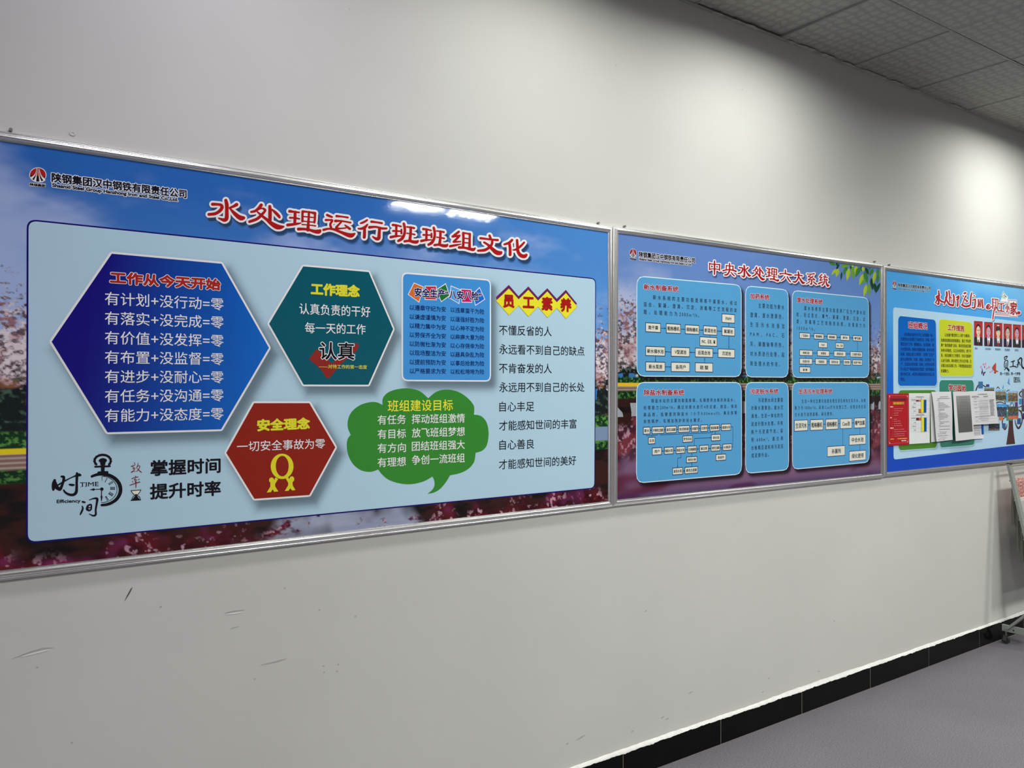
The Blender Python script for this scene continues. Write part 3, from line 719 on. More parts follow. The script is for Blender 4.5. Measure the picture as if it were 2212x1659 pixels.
HUA = [[(1950, 350, 34), (1910, 385, 36), (1850, 406, 26)], [(1915, 390, 36), (1925, 460, 38), (1925, 538, 40)], [(2015, 352, 34), (2020, 430, 38), (2028, 500, 42), (2062, 548, 48), (2110, 560, 50), (2135, 542, 34)], [(2105, 382, 28), (2060, 430, 32), (2000, 472, 30), (1962, 478, 16)]]
def title(root, parent, groups, grow_px, shadow, dx, dy, t0=.0103, white=WH, red=RED):
    """groups: (K, strokes); a soft-edged printed shadow, a white border and the red strokes"""
    p = PB('title_lettering', root, parent, t0)
    for K, sts in groups:
        g = grow_px*K(0, 0)[2]
        for st in sts:
            if shadow:
                for q, (gg, cc) in enumerate(shadow): p.stroke(K, st, cc, q, g+gg*K(0, 0)[2], dx*K(0, 0)[2], dy*K(0, 0)[2], 3)
            p.stroke(K, st, white, 4, g, 0, 0, 3); p.stroke(K, st, red, 5, 0, 0, 0, 5)
    return p
KA = Z(435, 415, 6.144); KBt = Z(780, 460, 5.978)
title(R1, P1, [(KA, SHUI+CHU+LI+YUN), (KBt, XING+BAN+BAN2+ZU+WEN+HUA)], 4.2, [(1.8, C(62, 108, 168)), (.6, C(52, 92, 144)), (-.7, C(43, 74, 116)), (-2.2, C(36, 58, 90))], 4.0, 8.0)
emblem('company_emblem', R1, P1, Z(55, 350, 11.957), 322, 330, 203, 178, 0)
company(R1, P1, K1, (400, 438, 1437, 568), (405, 497, 1372, 610), 68, 27, C(190, 195, 212))
# light panel
PANEL = (.50, .72, .86, 1)
p = PB('light_panel', R1, P1, .0102)
pq = wq([(62.5, 477), (1286, 603.6), (1284, 1053), (61, 1170.5)])
p.poly(rpoly(offset_poly(pq, .0050), .025), C(20, 14, 92), 0); p.poly(rpoly(offset_poly(pq, .0006), .021), C(190, 205, 225), .8); p.poly(rpoly(pq, .020), PANEL, 1.6)
def panel(name, root, parent, pts, shadow, border, fill, bw=.006, sh=(.018, -.022, .030), grad=None, rad=0, t=.01066):
    """a printed panel: soft shadow, pale border, fill"""
    P_ = wq(pts)
    Q = rpoly(P_, rad) if rad else P_
    q = PB('printed_shadow', root, parent, t, 'ink_soft')
    q.soft([(x+sh[0], z+sh[1]) for x, z in (rpoly(offset_poly(P_, bw), rad+bw) if rad else offset_poly(P_, bw))], shadow, sh[2], sh[3] if len(sh) > 3 else .5)
    f = PB(name, root, parent, t)
    bp = offset_poly(P_, bw); f.poly(rpoly(bp, (rad+bw) if rad else .006, 3), border, 1)
    if grad: f.grad(Q, grad, 18, 2)
    else: f.poly(Q, fill, 2)
    return f
SHD = C(60, 70, 78)
def blend(c1, c2, t): return tuple(a_*(1-t)+b2*t for a_, b2 in zip(c1, c2))
HC1, HC2 = C(22, 16, 108), C(14, 92, 176)
HZ0 = W(300, 934)[1]; HZ1 = W(300, 550)[1]
hexblue = lambda u, z: blend(HC1, HC2, max(0, min(1, (u*1.15-.12-.15*((z-HZ0)/(HZ1-HZ0)))**1 if u*1.15-.12-.15*((z-HZ0)/(HZ1-HZ0)) > 0 else 0)))
panel('blue_hexagon', R1, P1, [(241.7, 547.9), (478.6, 569.6), (581.2, 751.3), (477.8, 927.2), (232.4, 933.8), (111.7, 738)], SHD, C(215, 215, 218), None, .0058, grad=hexblue)
f = panel('teal_hexagon', R1, P1, [(655.3, 575.3), (796.7, 587.6), (849.5, 710.9), (796, 831), (656, 830.6), (581.6, 699.3)], SHD, C(215, 215, 218), C(10, 76, 90), .0058)
f = panel('red_hexagon', R1, P1, [(549, 870.8), (668.4, 870.8), (724.7, 966.3), (668.6, 1069.3), (549.8, 1077.5), (489, 978.2)], SHD, C(215, 215, 218), C(124, 30, 20), .0058)
f = panel('blue_panel', R1, P1, [(871, 591), (1058.3, 606.4), (1058.3, 821.3), (871, 820)], SHD, C(215, 215, 218), C(58, 128, 190), .0056, rad=.018)
TL = .0113
def lettering(root, parent, name='lettering', t=TL, m='ink'): return PB(name, root, parent, t, m)
p = lettering(R1, P1)
p.text(K6, '工作从今天开始', 674, 297, 1567, 358, 92, C(150, 34, 30), .052, (.050, C(222, 215, 218)), 2)
rows = ['有计划+没行动=零', '有落实+没完成=零', '有价值+没发挥=零', '有布置+没监督=零', '有进步+没耐心=零', '有任务+没沟通=零', '有能力+没态度=零']
for r_, yl, yr in zip(rows, [468, 628, 788, 947, 1105, 1265, 1424], [518, 665, 815, 963, 1111, 1258, 1408]): p.text(K6, r_, 628, yl, 1595, yr, 106, TXW, .004, None, 1)
p = lettering(R1, P1)
p.text(K2, '工作理念', 754, 674, 1040, 690, 68, YEL, .052, None, 1)
p.text(K2, '认真负责的干好', 682, 792, 1106, 812, 66, WH, .006, None, 1); p.text(K2, '每一天的工作', 716, 906, 1078, 917, 64, WH, .006, None, 1)
Kc = Z(655, 730, 14.747)
p.pp(Kc, [(180, 680), (405, 370), (480, 400), (560, 460), (700, 600), (905, 820), (1100, 640), (1330, 440), (1560, 270), (1660, 190), (1760, 150), (1745, 190), (1770, 250), (1745, 330), (1690, 420), (1610, 480), (1470, 600), (1280, 760), (1100, 950), (950, 1140), (820, 1285), (760, 1270), (715, 1240), (640, 1110), (560, 1000), (400, 850), (290, 760)], C(126, 36, 32), 1)
p.text(Kc, '认真', 520, 410, 1625, 425, 545, BK, .018, (.042, WH), 3)
p.text(Kc, '——对待工作的第一态度', 500, 905, 2028, 930, 130, C(205, 205, 80), .004, None, 4)
p = lettering(R1, P1)
p.text(K2, '安全理念', 433, 1490, 742, 1478, 66, YEL, .052, None, 1); p.text(K2, '一切安全事故为零', 310, 1617, 836, 1598, 62, WH, .004, None, 1)
p = PB('ring_symbol', R1, P1, TL); Kr = Z(570, 970, 16.588); yc_ = C(196, 190, 40)
n = 40
outer = [(655+408*math.cos(t)+0*math.sin(t), 622+455*math.sin(t)) for t in [2*math.pi*i/n for i in range(n)]]; inner = [(660+232*math.cos(t), 612+368*math.sin(t)) for t in [2*math.pi*i/n for i in range(n)]]
for i in range(n):
    j = (i+1) % n; p.pp(Kr, [outer[i], outer[j], inner[j], inner[i]], yc_, 1)
for pts in ([(235, 1200), (190, 1160), (185, 1100), (215, 1040), (280, 1015), (340, 1040), (372, 1105), (395, 1080), (400, 1030), (440, 1020), (515, 1080), (450, 1170), (405, 1250), (405, 1340), (520, 1520), (370, 1532), (318, 1445), (250, 1545), (105, 1558), (232, 1350)],
            [(1030, 1185), (1085, 1130), (1090, 1050), (1060, 995), (1005, 975), (950, 995), (905, 1075), (890, 1050), (865, 990), (780, 1000), (780, 1050), (875, 1215), (870, 1300), (750, 1505), (885, 1498), (945, 1405), (1010, 1485), (1132, 1472), (1035, 1305)]):
    p.pp(Kr, pts, yc_, 1.5)
# stacked tiles behind the safety title, then the table
p = PB('title_tiles', R1, P1, TL)
for pts, c in ([[(240, 577), (322, 612), (283, 748), (188, 680)], C(190, 95, 45)], [[(345, 606), (445, 606), (445, 728), (345, 724)], C(175, 35, 50)], [[(535, 585), (570, 690), (497, 744), (452, 640)], C(25, 100, 50)],
               [[(590, 606), (672, 640), (660, 762), (577, 712)], C(70, 140, 205)], [[(684, 634), (775, 640), (780, 752), (692, 750)], C(180, 20, 90)], [[(855, 622), (902, 725), (820, 778), (796, 680)], C(25, 95, 190)]):
    P_ = [p.w(K5, *q) for q in pts]; p.border_poly(P_, c, WH, .0028, 0)
p.text(K5, '安全生产“八安八险”', 243, 658, 872, 700, 80, C(16, 18, 84), .030, (.050, WH), 3)
p = lettering(R1, P1)
L8 = ['以遵章守纪为安', '以谦虚谨慎为安', '以精力集中为安', '以劳保齐全为安', '以防微杜渐为安', '以现场整洁为安', '以提前预防为安', '以严格要求为安']
R8 = ['以违章蛮干为险', '以逞强好胜为险', '以心神不定为险', '以麻痹大意为险', '以心存侥幸为险', '以器具杂乱为险', '以事后抢救为险', '以松松垮垮为险']
for q, yl, yr in zip(L8, [802, 889, 974, 1060, 1145, 1230, 1317, 1402], [822, 906, 991, 1075, 1158, 1240, 1324, 1406]): p.text(K5, q, 197, yl, 538, yr, 50, C(16, 34, 92), .008, None, 1)
for q, yl, yr in zip(R8, [825, 911, 996, 1079, 1162, 1245, 1328, 1408], [845, 928, 1010, 1090, 1171, 1252, 1333, 1411]): p.text(K5, q, 583, yl, 900, yr, 48, C(16, 34, 92), .008, None, 1)
# green speech cloud
p = PB('speech_cloud', R1, P1, .0108)
lobes = [[(955, 222), (1000, 185), (1060, 170), (1130, 182), (1190, 220), (1228, 268), (1228, 320)], [(1228, 320), (1270, 328), (1303, 365), (1316, 430), (1306, 500), (1278, 535), (1238, 548)], [(1238, 548), (1230, 600), (1200, 640), (1150, 668), (1085, 683)],
         [(1085, 683), (1062, 722), (1025, 765), (985, 787), (950, 793)], [(950, 793), (980, 768), (993, 740), (990, 712), (980, 690)], [(980, 690), (930, 718), (860, 735), (790, 732), (720, 710), (680, 678), (656, 648)],
         [(656, 648), (610, 662), (555, 653), (510, 620), (480, 570), (468, 510), (474, 465), (492, 440)], [(492, 440), (475, 400), (476, 350), (500, 300), (550, 262), (610, 245), (650, 247), (682, 262)], [(682, 262), (684, 222), (714, 188), (770, 168), (840, 163), (905, 180), (955, 222)]]
out_ = []
for lb in lobes: out_ += catmull([(x, y, 0) for x, y in lb], 4)[:-1]
GP = [p.w(K4, x, y) for x, y, _ in out_]
zc0, zc1 = W(900, 1060)[1], W(900, 840)[1]
p.poly(GP, C(48, 120, 44), 0)
p = lettering(R1, P1, t=.0110)
p.text(K4, '班组建设目标', 713, 268, 1101, 262, 68, C(205, 215, 60), .010, None, 1)
for (a1, y1, y2, b1, y3, y4) in [('有任务', 352, 347, '挥动班组激情', 347, 340), ('有目标', 437, 432, '放飞班组梦想', 429, 420), ('有方向', 521, 515, '团结班组强大', 509, 498), ('有理想', 606, 599, '争创一流班组', 592, 577)]:
    p.text(K4, a1, 652, y1, 821, y2, 56, C(205, 222, 205), .008, None, 1); p.text(K4, b1, 857, y3, 1173, y4, 56, C(205, 222, 205), .008, None, 1)
# four yellow diamonds
p = PB('yellow_diamonds', R1, P1, .0108)
top = [(1133, 625), (1225, 727), (1317, 638), (1408, 740), (1496, 652), (1585, 755), (1671, 668), (1777, 795)]; bot = [(1671, 910), (1585, 808), (1496, 900), (1408, 795), (1317, 890), (1225, 785), (1133, 877)]
yel = [(1013, 740)]+top+bot
p.pp(K5, [(1013, 718), (1013, 705), (1133, 590), (1225, 697), (1317, 605), (1408, 708), (1496, 622), (1585, 722), (1671, 637), (1777, 768), (1768, 778), (1671, 678), (1585, 765), (1496, 662), (1408, 750), (1317, 648), (1225, 738), (1133, 635), (1022, 735)], C(92, 28, 84), 0)
Y_ = [p.w(K5, *q) for q in yel]; p.border_poly(Y_, C(208, 200, 44), C(90, 80, 40), .0008, 1)
for ch, x0, yl, x1 in [('员', 1083, 741, 1180), ('工', 1268, 753, 1366), ('素', 1446, 767, 1540), ('养', 1622, 779, 1718)]: p.text(K5, ch, x0, yl, x1, yl+4, 118, C(146, 26, 24), .050, None, 4)
p = lettering(R1, P1, t=.0107)
for st, x0, yl, x1, yr in [('不懂反省的人', 1041, 1016, 1537, 1031), ('永远看不到自己的缺点', 1043, 1196, 1846, 1217), ('不肯奋发的人', 1041, 1377, 1537, 1380), ('永远用不到自己的长处', 1043, 1556, 1846, 1555)]: p.text(K5, st, x0, yl, x1, yr, 94, BK, .004, None, 1)
for st, x0, yl, x1, yr in [('自心丰足', 1380, 272, 1588, 270), ('才能感知世间的丰富', 1378, 386, 1840, 374), ('自心善良', 1380, 501, 1588, 494), ('才能感知世间的美好', 1377, 619, 1838, 592)]: p.text(K4, st, x0, yl, x1, yr, 59, BK, .004, None, 1)
p = lettering(R1, P1, t=.0107)
p.text(K3, '掌握时间', 1127, 800, 1645, 778, 112, BK, .027, None, 1); p.text(K3, '提升时率', 1123, 976, 1646, 948, 112, BK, .027, None, 1)
# stopwatch drawing with brush lettering
p = PB('stopwatch_drawing', R1, P1, .0107); Kw = Z(60, 960, 8.508)
S = lambda pts, n=6, c=BK, l=1: p.stroke(Kw, pts, c, l, 0, 0, 0, n)
S([(495, 660, 50), (480, 720, 70), (475, 780, 70), (470, 835, 40)]); S([(500, 700, 60), (520, 770, 80), (570, 820, 60), (600, 815, 60), (640, 730, 46), (660, 650, 50), (660, 600, 52), (620, 590, 36)])
S([(560, 745, 30), (650, 690, 30), (760, 630, 22), (860, 585, 26), (930, 560, 60), (970, 565, 36)]); S([(905, 530, 40), (905, 600, 50), (900, 700, 46), (900, 800, 50), (890, 880, 56), (840, 925, 50), (760, 920, 44), (690, 880, 38), (662, 840, 28)])
S([(765, 738, 28), (810, 745, 44), (850, 745, 30)])
S([(1010, 1055, 36), (1050, 1065, 30)]); S([(1000, 1130, 16), (1012, 1180, 34), (985, 1250, 34), (965, 1290, 22)]); S([(1105, 1130, 40), (1090, 1190, 44), (1130, 1215, 36)]); S([(1120, 1115, 30), (1165, 1110, 30), (1165, 1190, 30), (1130, 1220, 24)]); S([(1100, 1165, 20), (1160, 1160, 18)])
S([(1130, 1022, 14), (1210, 995, 26), (1275, 1000, 46), (1270, 1080, 40), (1250, 1200, 34), (1250, 1290, 38), (1200, 1310, 30), (1130, 1278, 14)])
p.text(Kw, 'Efficiency', 535, 1047, 970, 1033, 62, BK, .030, None, 1, 0, True)
p.text(Kw, 'TIME', 960, 738, 1303, 724, 82, BK, .006, None, 1, 0, True)
for (xa, xb, yy) in [(958, 1028, 706), (958, 1028, 706), (975, 1010, 776), (1050, 1085, 775), (1050, 1085, 700), (1236, 1262, 690), (1236, 1262, 764)]: S([(xa, yy, 6), (xb, yy-2, 6)], 1)
def arc(cx, cy, rx, ry, a0, a1, wd, n=26): S([(cx+rx*math.cos(math.radians(a0+(a1-a0)*i/n)), cy+ry*math.sin(math.radians(a0+(a1-a0)*i/n)), wd if not callable(wd) else wd(i/n)) for i in range(n+1)], 1)
arc(1362, 830, 345, 285, -122, 90, lambda t: 46+22*math.sin(math.pi*t)); arc(1362, 826, 280, 242, -88, 92, 10)
p.pp(Kw, [(1290, 497), (1478, 490), (1485, 530), (1275, 532)], BK, 1); S([(1380, 400, 74), (1380, 500, 66)]); S([(1240, 410, 34), (1510, 400, 34)])
p.pp(Kw, [(1300, 300), (1330, 262), (1385, 250), (1440, 265), (1460, 300), (1430, 335), (1425, 380), (1335, 380), (1335, 335)], BK, 1)
arc(1378, 300, 148, 108, -218, 38, 42)
for t in range(-210, 31, 24):
    c_, s_ = math.cos(math.radians(t)), math.sin(math.radians(t)); S([(1378+150*c_, 300+112*s_, 36), (1378+172*c_, 300+126*s_, 14)], 1)
S([(1365, 585, 8), (1365, 665, 8)], 1); S([(1365, 585, 8), (1420, 583, 8)], 1)
p.pp(Kw, [(1362+32*math.cos(t/2), 822+32*math.sin(t/2)) for t in range(13)], BK, 1)
S([(1350, 822, 14), (1250, 828, 14)], 1); p.pp(Kw, [(1135, 833), (1185, 818), (1215, 805), (1245, 828), (1215, 852), (1185, 843)], BK, 1)
S([(1358, 850, 18), (1356, 950, 18)], 1); p.pp(Kw, [(1340, 960), (1357, 920), (1376, 960), (1362, 1045), (1352, 1045)], BK, 1)
for st, x, y, ang in [('I', 1440, 658, -60), ('II', 1528, 712, -30), ('III', 1562, 808, 0), ('IV', 1530, 912, 32), ('V', 1455, 990, 60)]:
    a_ = math.radians(ang); ca, sa = math.cos(a_), math.sin(a_)
    def rp(u, v): return (x+u*ca-v*sa, y+u*sa+v*ca)
    nb = {'I': [0], 'II': [-11, 11], 'III': [-18, 0, 18], 'IV': [-18, 4, 18], 'V': [-8, 10]}[st]
    for k, o_ in enumerate(nb):
        d2 = 10 if (st in ('IV', 'V') and k == len(nb)-1) else (-10 if st in ('IV', 'V') and k == len(nb)-2 else 0)
        S([(*rp(-36, o_-d2*.3), 9 if k % 2 else 11), (*rp(36, o_+d2*.3), 9 if k % 2 else 11)], 1)
    S([(*rp(-38, nb[0]-8), 6), (*rp(-38, nb[-1]+8), 6)], 1); S([(*rp(38, nb[0]-8), 6), (*rp(38, nb[-1]+8), 6)], 1)
# red brush characters and the hourglass
p = PB('hourglass_drawing', R1, P1, .0107); R_ = C(110, 34, 40)
S = lambda pts, n=5, c=R_, l=1: p.stroke(Kw, pts, c, l, 0, 0, 0, n)
for st in ([(1960, 338, 14), (1972, 350, 16)], [(1900, 405, 16), (1940, 390, 14), (1978, 372, 12)], [(1925, 410, 12), (1960, 430, 12), (1930, 450, 10), (1985, 445, 8)], [(1960, 460, 14), (1935, 500, 14), (1900, 515, 12), (1930, 490, 8), (1975, 495, 12)],
           [(2030, 345, 12), (2020, 400, 14), (1995, 430, 10)], [(2010, 400, 12), (2060, 395, 12), (2045, 450, 14), (2000, 500, 12)], [(2010, 440, 10), (2050, 480, 14), (2090, 515, 16)],
           [(1980, 585, 16), (1990, 600, 16)], [(1915, 630, 16), (1970, 610, 14), (2030, 598, 14)], [(1975, 630, 14), (1960, 655, 12), (2000, 650, 12), (1975, 690, 16), (2000, 690, 12)], [(1925, 680, 12), (1940, 690, 10)], [(2030, 650, 12), (2050, 640, 14)], [(1880, 750, 16), (1950, 725, 16), (2060, 690, 18)], [(1990, 690, 14), (1990, 750, 18), (1988, 800, 12)]): S(st)
p.pp(Kw, [(1892, 845), (2085, 828), (2085, 842), (1895, 860)], BK, 1); p.pp(Kw, [(1892, 1022), (2083, 1010), (2083, 1026), (1892, 1038)], BK, 1)
p.pp(Kw, [(1910, 858), (2070, 845), (2060, 880), (2020, 920), (1960, 922), (1925, 885)], C(215, 215, 190), 1)
p.pp(Kw, [(1975, 915), (2005, 912), (2010, 950), (2050, 1000), (2055, 1012), (1920, 1020), (1930, 1000), (1972, 955)], BK, 2)
for st in ([(1905, 860, 12), (1930, 895, 12), (1965, 935, 12), (1930, 970, 12), (1912, 1020, 12)], [(2075, 848, 12), (2050, 890, 12), (2015, 935, 12), (2055, 965, 12), (2068, 1010, 12)]): S(st, 5, BK, 2)

KL = .88; BK = C(18, 16, 24)
# ---------------------------------------------------------------- print of the middle board
B1 = Z(1300, 470, 3.456); B2 = Z(1300, 800, 3.456); C3 = Z(1360, 580, 6.911); C4 = Z(1600, 610, 7.373); C5 = Z(1360, 820, 7.21); C6 = Z(1600, 820, 7.373); C7 = Z(1365, 820, 7.375)
KC = Z(1520, 550, 14.747); KD = Z(1660, 570, 14.747)
def remap(sts, b0, b1):
    """crop-A strokes with bounds b0 placed in photo-pixel box b1, scaled to crop units of 14.747 around (1520, 550)"""
    kx = (b1[2]-b1[0])/(b0[2]-b0[0])*14.747; ky = (b1[3]-b1[1])/(b0[3]-b0[1])*14.747; kw = (kx+ky)/2
    return [[((b1[0]-1520)*14.747+(x-b0[0])*kx, (b1[1]-550)*14.747+(y-b0[1])*ky, w_*kw) for x, y, w_ in st] for st in sts]
SHUI2 = remap(SHUI, (75, 85, 590, 400), (1593.2, 571, 1622.4, 600.6)); CHU2 = remap(CHU, (620, 150, 1108, 498), (1624.4, 575.1, 1652.9, 606.3)); LI2 = remap(LI, (1125, 235, 1592, 555), (1654.3, 578.0, 1682.8, 608.9))
ZHONG = [[(190, 275, 38), (190, 380, 38), (190, 478, 42)], [(188, 288, 38), (345, 308, 34), (512, 315, 40)], [(512, 315, 44), (508, 400, 42), (508, 498, 44)], [(190, 465, 34), (345, 452, 32), (505, 478, 34)], [(345, 208, 46), (348, 400, 52), (345, 628, 46)]]
YANG = [[(725, 342, 38), (722, 465, 38)], [(722, 345, 34), (830, 362, 30), (942, 366, 38)], [(940, 370, 40), (935, 480, 38)], [(620, 512, 50), (720, 487, 40), (830, 480, 38), (950, 500, 48), (1030, 532, 56)], [(828, 280, 44), (830, 400, 50), (825, 500, 52), (800, 572, 52), (752, 635, 56), (675, 648, 44)], [(872, 560, 28), (930, 630, 42), (985, 680, 34)]]
LIU = [[(540, 198, 42), (545, 285, 48)], [(370, 318, 52), (460, 306, 36), (560, 315, 38), (670, 345, 56), (732, 352, 46)], [(520, 410, 40), (472, 478, 38), (408, 524, 32)], [(600, 410, 38), (640, 490, 46), (700, 572, 40)]]
DA = [[(842, 357, 46), (950, 355, 38), (1082, 380, 40)], [(947, 250, 40), (965, 320, 52), (958, 420, 48), (920, 510, 48), (855, 577, 56), (785, 565, 40)], [(980, 430, 32), (1030, 520, 58), (1100, 608, 72), (1148, 590, 40)]]
XI = [[(1235, 322, 34), (1340, 326, 28), (1460, 316, 46)], [(1355, 350, 26), (1272, 405, 34), (1350, 418, 28)], [(1425, 385, 32), (1350, 450, 36), (1268, 508, 34), (1370, 500, 30), (1480, 508, 34)], [(1402, 440, 28), (1478, 505, 32)], [(1378, 512, 42), (1378, 600, 44), (1365, 648, 48), (1325, 630, 22)], [(1320, 548, 32), (1270, 600, 32), (1202, 632, 26)], [(1432, 562, 28), (1482, 612, 44), (1532, 648, 46)]]
TONG = [[(1702, 338, 36), (1632, 420, 40), (1705, 428, 26)], [(1708, 430, 28), (1640, 522, 40), (1728, 508, 26)], [(1602, 628, 50), (1680, 592, 42), (1755, 572, 20)], [(1800, 348, 34), (1812, 405, 38)], [(1755, 412, 34), (1878, 428, 34)], [(1802, 440, 26), (1772, 492, 32), (1875, 512, 34)], [(1850, 475, 26), (1882, 530, 30)], [(1790, 530, 34), (1770, 612, 42), (1712, 680, 44)], [(1836, 545, 38), (1852, 620, 48), (1892, 698, 68), (1932, 672, 34)]]
RED2 = C(158, 24, 36)
title(R2, P2_, [(KC, ZHONG+YANG+SHUI2+CHU2+LI2), (KD, LIU+DA+XI+TONG)], 2.3, [(1.2, C(98, 128, 184)), (.3, C(80, 102, 150)), (-.6, C(62, 78, 112))], 2.0, 3.4, .0103, C(238, 228, 228), RED2)
emblem('company_emblem', R2, P2_, B1, 235, 265, 24, 30, 0)
company(R2, P2_, B1, (280, 274, 697, 321), (281, 308, 671, 350), 41, 16, C(205, 208, 215))
LB = C(84, 156, 205); SH2 = C(30, 18, 28)
PAN = {'1': [(1377, 597.4), (1601.2, 616.9), (1601.3, 812.6), (1377, 811.2)], '2': [(1611.7, 618.3), (1702.8, 627.2), (1702.8, 813.9), (1611.7, 813)], '3': [(1712.4, 628.2), (1876.3, 644.4), (1877.3, 814.5), (1712.4, 814.3)],
       '4': [(1376.6, 827.2), (1601.4, 827.2), (1602, 1023), (1376, 1042.3)], '5': [(1611.7, 827.2), (1702.8, 827.2), (1703.8, 1014), (1611.7, 1021.5)], '6': [(1712.4, 827.2), (1876.8, 827.2), (1878, 997.4), (1712.8, 1012.9)]}
for k in '123456': panel('flow_chart_panel', R2, P2_, PAN[k], SH2, C(205, 228, 240), LB, .0042, sh=(.016, -.014, .016, .75), rad=.040, t=.0103)
DN = C(22, 40, 78)
def boxes(p, K, lst, bc=DN):
    for (x0, y0, x1, y1, st) in lst:
        yc = (y0+y1)/2; sl = (y1-y0)
        a = p.w(K, x0, yc); b = p.w(K, x1, yc)
        # height without the slope of the row
        rise = abs((HY-K(0, yc)[1])/(3624-K(x0, 0)[0]))*(x1-x0)
        hh = (sl-rise)/2/K(0, 0)[2]*zc_at(a[0])/F
        zm = (a[1]+b[1])/2
        R = [(a[0], zm+hh), (b[0], zm+hh), (b[0], zm-hh), (a[0], zm-hh)]
        p.border_poly(R, C(218, 218, 205), bc, .0032, 0)
        n = len(st); wd = (b[0]-a[0]); cw = min(hh*1.05, wd*.90/max(n, 1)*1.0)
        L = min(wd*.88, cw*sum(.62 if ord(c) < 256 else 1 for c in st)*1.05)
        zc = zm; sx = (a[0]+b[0])/2
        if st: p.texts.append((st, (sx-L/2, zc), (sx+L/2, zc), hh*.98/zc_at(a[0])*F, C(30, 30, 36), .012, 3, 0, False))
def para(p, K, lines, h, c, just=.92, bold=.010):
    for st, xl, yl, xr, yr in lines: p.text(K, st, xl, yl, xr, yr, h, c, bold, None, 1, just if '\u3000' not in st else 0)
def heading(p, K, st, xl, yl, xr, yr, h): p.text(K, st, xl, yl, xr, yr, h, C(150, 28, 40), .030, (.060, C(215, 205, 218)), 2)
GT = C(40, 46, 60); TT = .0107
# fresh water
p = PB('lettering', R2, P2_, TT); heading(p, C3, '新水制备系统', 214, 272, 728, 308, 82)
para(p, C3, [('新水系统的主要功能是将南干渠原水，经过', 352, 428, 1603, 518), ('混合、絮凝、澄清、沉淀、消毒等工艺流程的处', 212, 533, 1603, 622), ('理，处理能力为2000m³/h。', 212, 645, 1040, 700)], 68, GT)
p = PB('flow_chart', R2, P2_, .01085)
ar = lambda K, *pts, a=1: p.line(K, list(pts), 8.5 if K is C3 else 7.5, DN, 0, 17 if a else 0)
ar(C3, (460, 890), (545, 893)); ar(C3, (760, 905), (828, 907)); ar(C3, (1037, 919), (1102, 921)); ar(C3, (1305, 934), (1378, 937)); ar(C3, (1485, 812), (1485, 868)); ar(C3, (1205, 990), (1205, 1030), a=0)
ar(C3, (1485, 1003), (1485, 1196)); ar(C3, (1327, 1264), (1246, 1262)); ar(C3, (986, 1254), (900, 1252)); ar(C3, (627, 1246), (534, 1242)); ar(C3, (388, 1303), (388, 1392)); ar(C3, (527, 1469), (620, 1470)); ar(C3, (1123, 1413), (1123, 1332))
boxes(p, C3, [(247, 815, 460, 950, '南干渠'), (554, 828, 758, 967, '粗格栅机'), (838, 846, 1035, 979, '细格栅机'), (1110, 860, 1302, 992, '前混合池'), (1386, 876, 1567, 1004, '絮凝池'), (1386, 682, 1567, 812, 'PAM'), (1056, 1025, 1303, 1158, 'PAC、石灰、碱'),
              (248, 1167, 525, 1303, '新水储水池'), (628, 1180, 893, 1313, 'V型滤池'), (987, 1193, 1240, 1323, '后混合池'), (1328, 1205, 1567, 1331, '沉淀池'), (248, 1400, 527, 1532, '新水泵房'), (629, 1405, 895, 1538, '各用户'), (987, 1413, 1240, 1543, '硫 酸')])
# dosing
p = PB('lettering', R2, P2_, TT); heading(p, C4, '加药系统', 156, 215, 456, 238, 82)
para(p, C4, [('主要功能为新水', 287, 368, 694, 398), ('澄清、废水澄清池、', 155, 515, 682, 545), ('生活污水池投加', 155, 668, 697, 698), ('PAM、PAC、石', 155, 822, 695, 845), ('灰、碳酸钠等药剂，', 155, 977, 682, 1000), ('对水质进行处理，起', 155, 1133, 697, 1152), ('到处理水的作用。', 155, 1290, 625, 1305)], 76, GT, .85)
# waste water
p = PB('lettering', R2, P2_, TT); heading(p, C4, '废水处理系统', 898, 275, 1303, 312, 80)
para(p, C4, [('废水系统的主要功能是将厂区生产废水回', 1015, 408, 1982, 485), ('收，经过混合、曝气、絮凝、澄清、沉淀、过', 892, 508, 1982, 588), ('滤、消毒等工艺流程的处理，处理能力为', 892, 618, 1982, 688), ('1000m³/h。', 898, 723, 1185, 742)], 68, GT, .80)
p = PB('flow_chart', R2, P2_, .01085)
for q in ([(1105, 850), (1168, 853)], [(1322, 861), (1383, 863)], [(1530, 872), (1592, 875)], [(1732, 882), (1792, 885)]): ar(C4, *q)
for q in ([(1862, 932), (1862, 1098)], [(1310, 1035), (1310, 1088)], [(1585, 1050), (1585, 1095)], [(1750, 1142), (1672, 1140)], [(1490, 1134), (1412, 1132)], [(1225, 1127), (1143, 1124)], [(1040, 1163), (1040, 1210)], [(1138, 1255), (1195, 1256)], [(1372, 1260), (1418, 1262)], [(1580, 1266), (1640, 1268)], [(1752, 1271), (1790, 1272)], [(1040, 1300), (1040, 1348)]): ar(C4, *q, a=0)
boxes(p, C4, [(945, 805, 1103, 893, '厂区废水'), (1174, 818, 1322, 903, '粗格栅机'), (1388, 830, 1528, 914, '细格栅机'), (1597, 840, 1730, 924, '调节池'), (1795, 850, 1932, 933, '曝气加氯'), (1247, 953, 1377, 1038, 'PAM'), (1519, 965, 1640, 1048, 'PAC、石灰'),
              (945, 1080, 1141, 1165, '斜板沉淀'), (1228, 1088, 1411, 1172, '絮凝池'), (1492, 1096, 1672, 1181, '前混合池'), (1752, 1105, 1935, 1189, '二次提升泵站'), (945, 1214, 1138, 1300, '后混合池'), (1196, 1220, 1371, 1304, 'V型滤池'), (1420, 1226, 1580, 1309, '回用水池'), (1643, 1231, 1750, 1314, '回用泵'), (1790, 1236, 1935, 1317, '各用户单位'), (945, 1350, 1108, 1434, '硫 酸')])
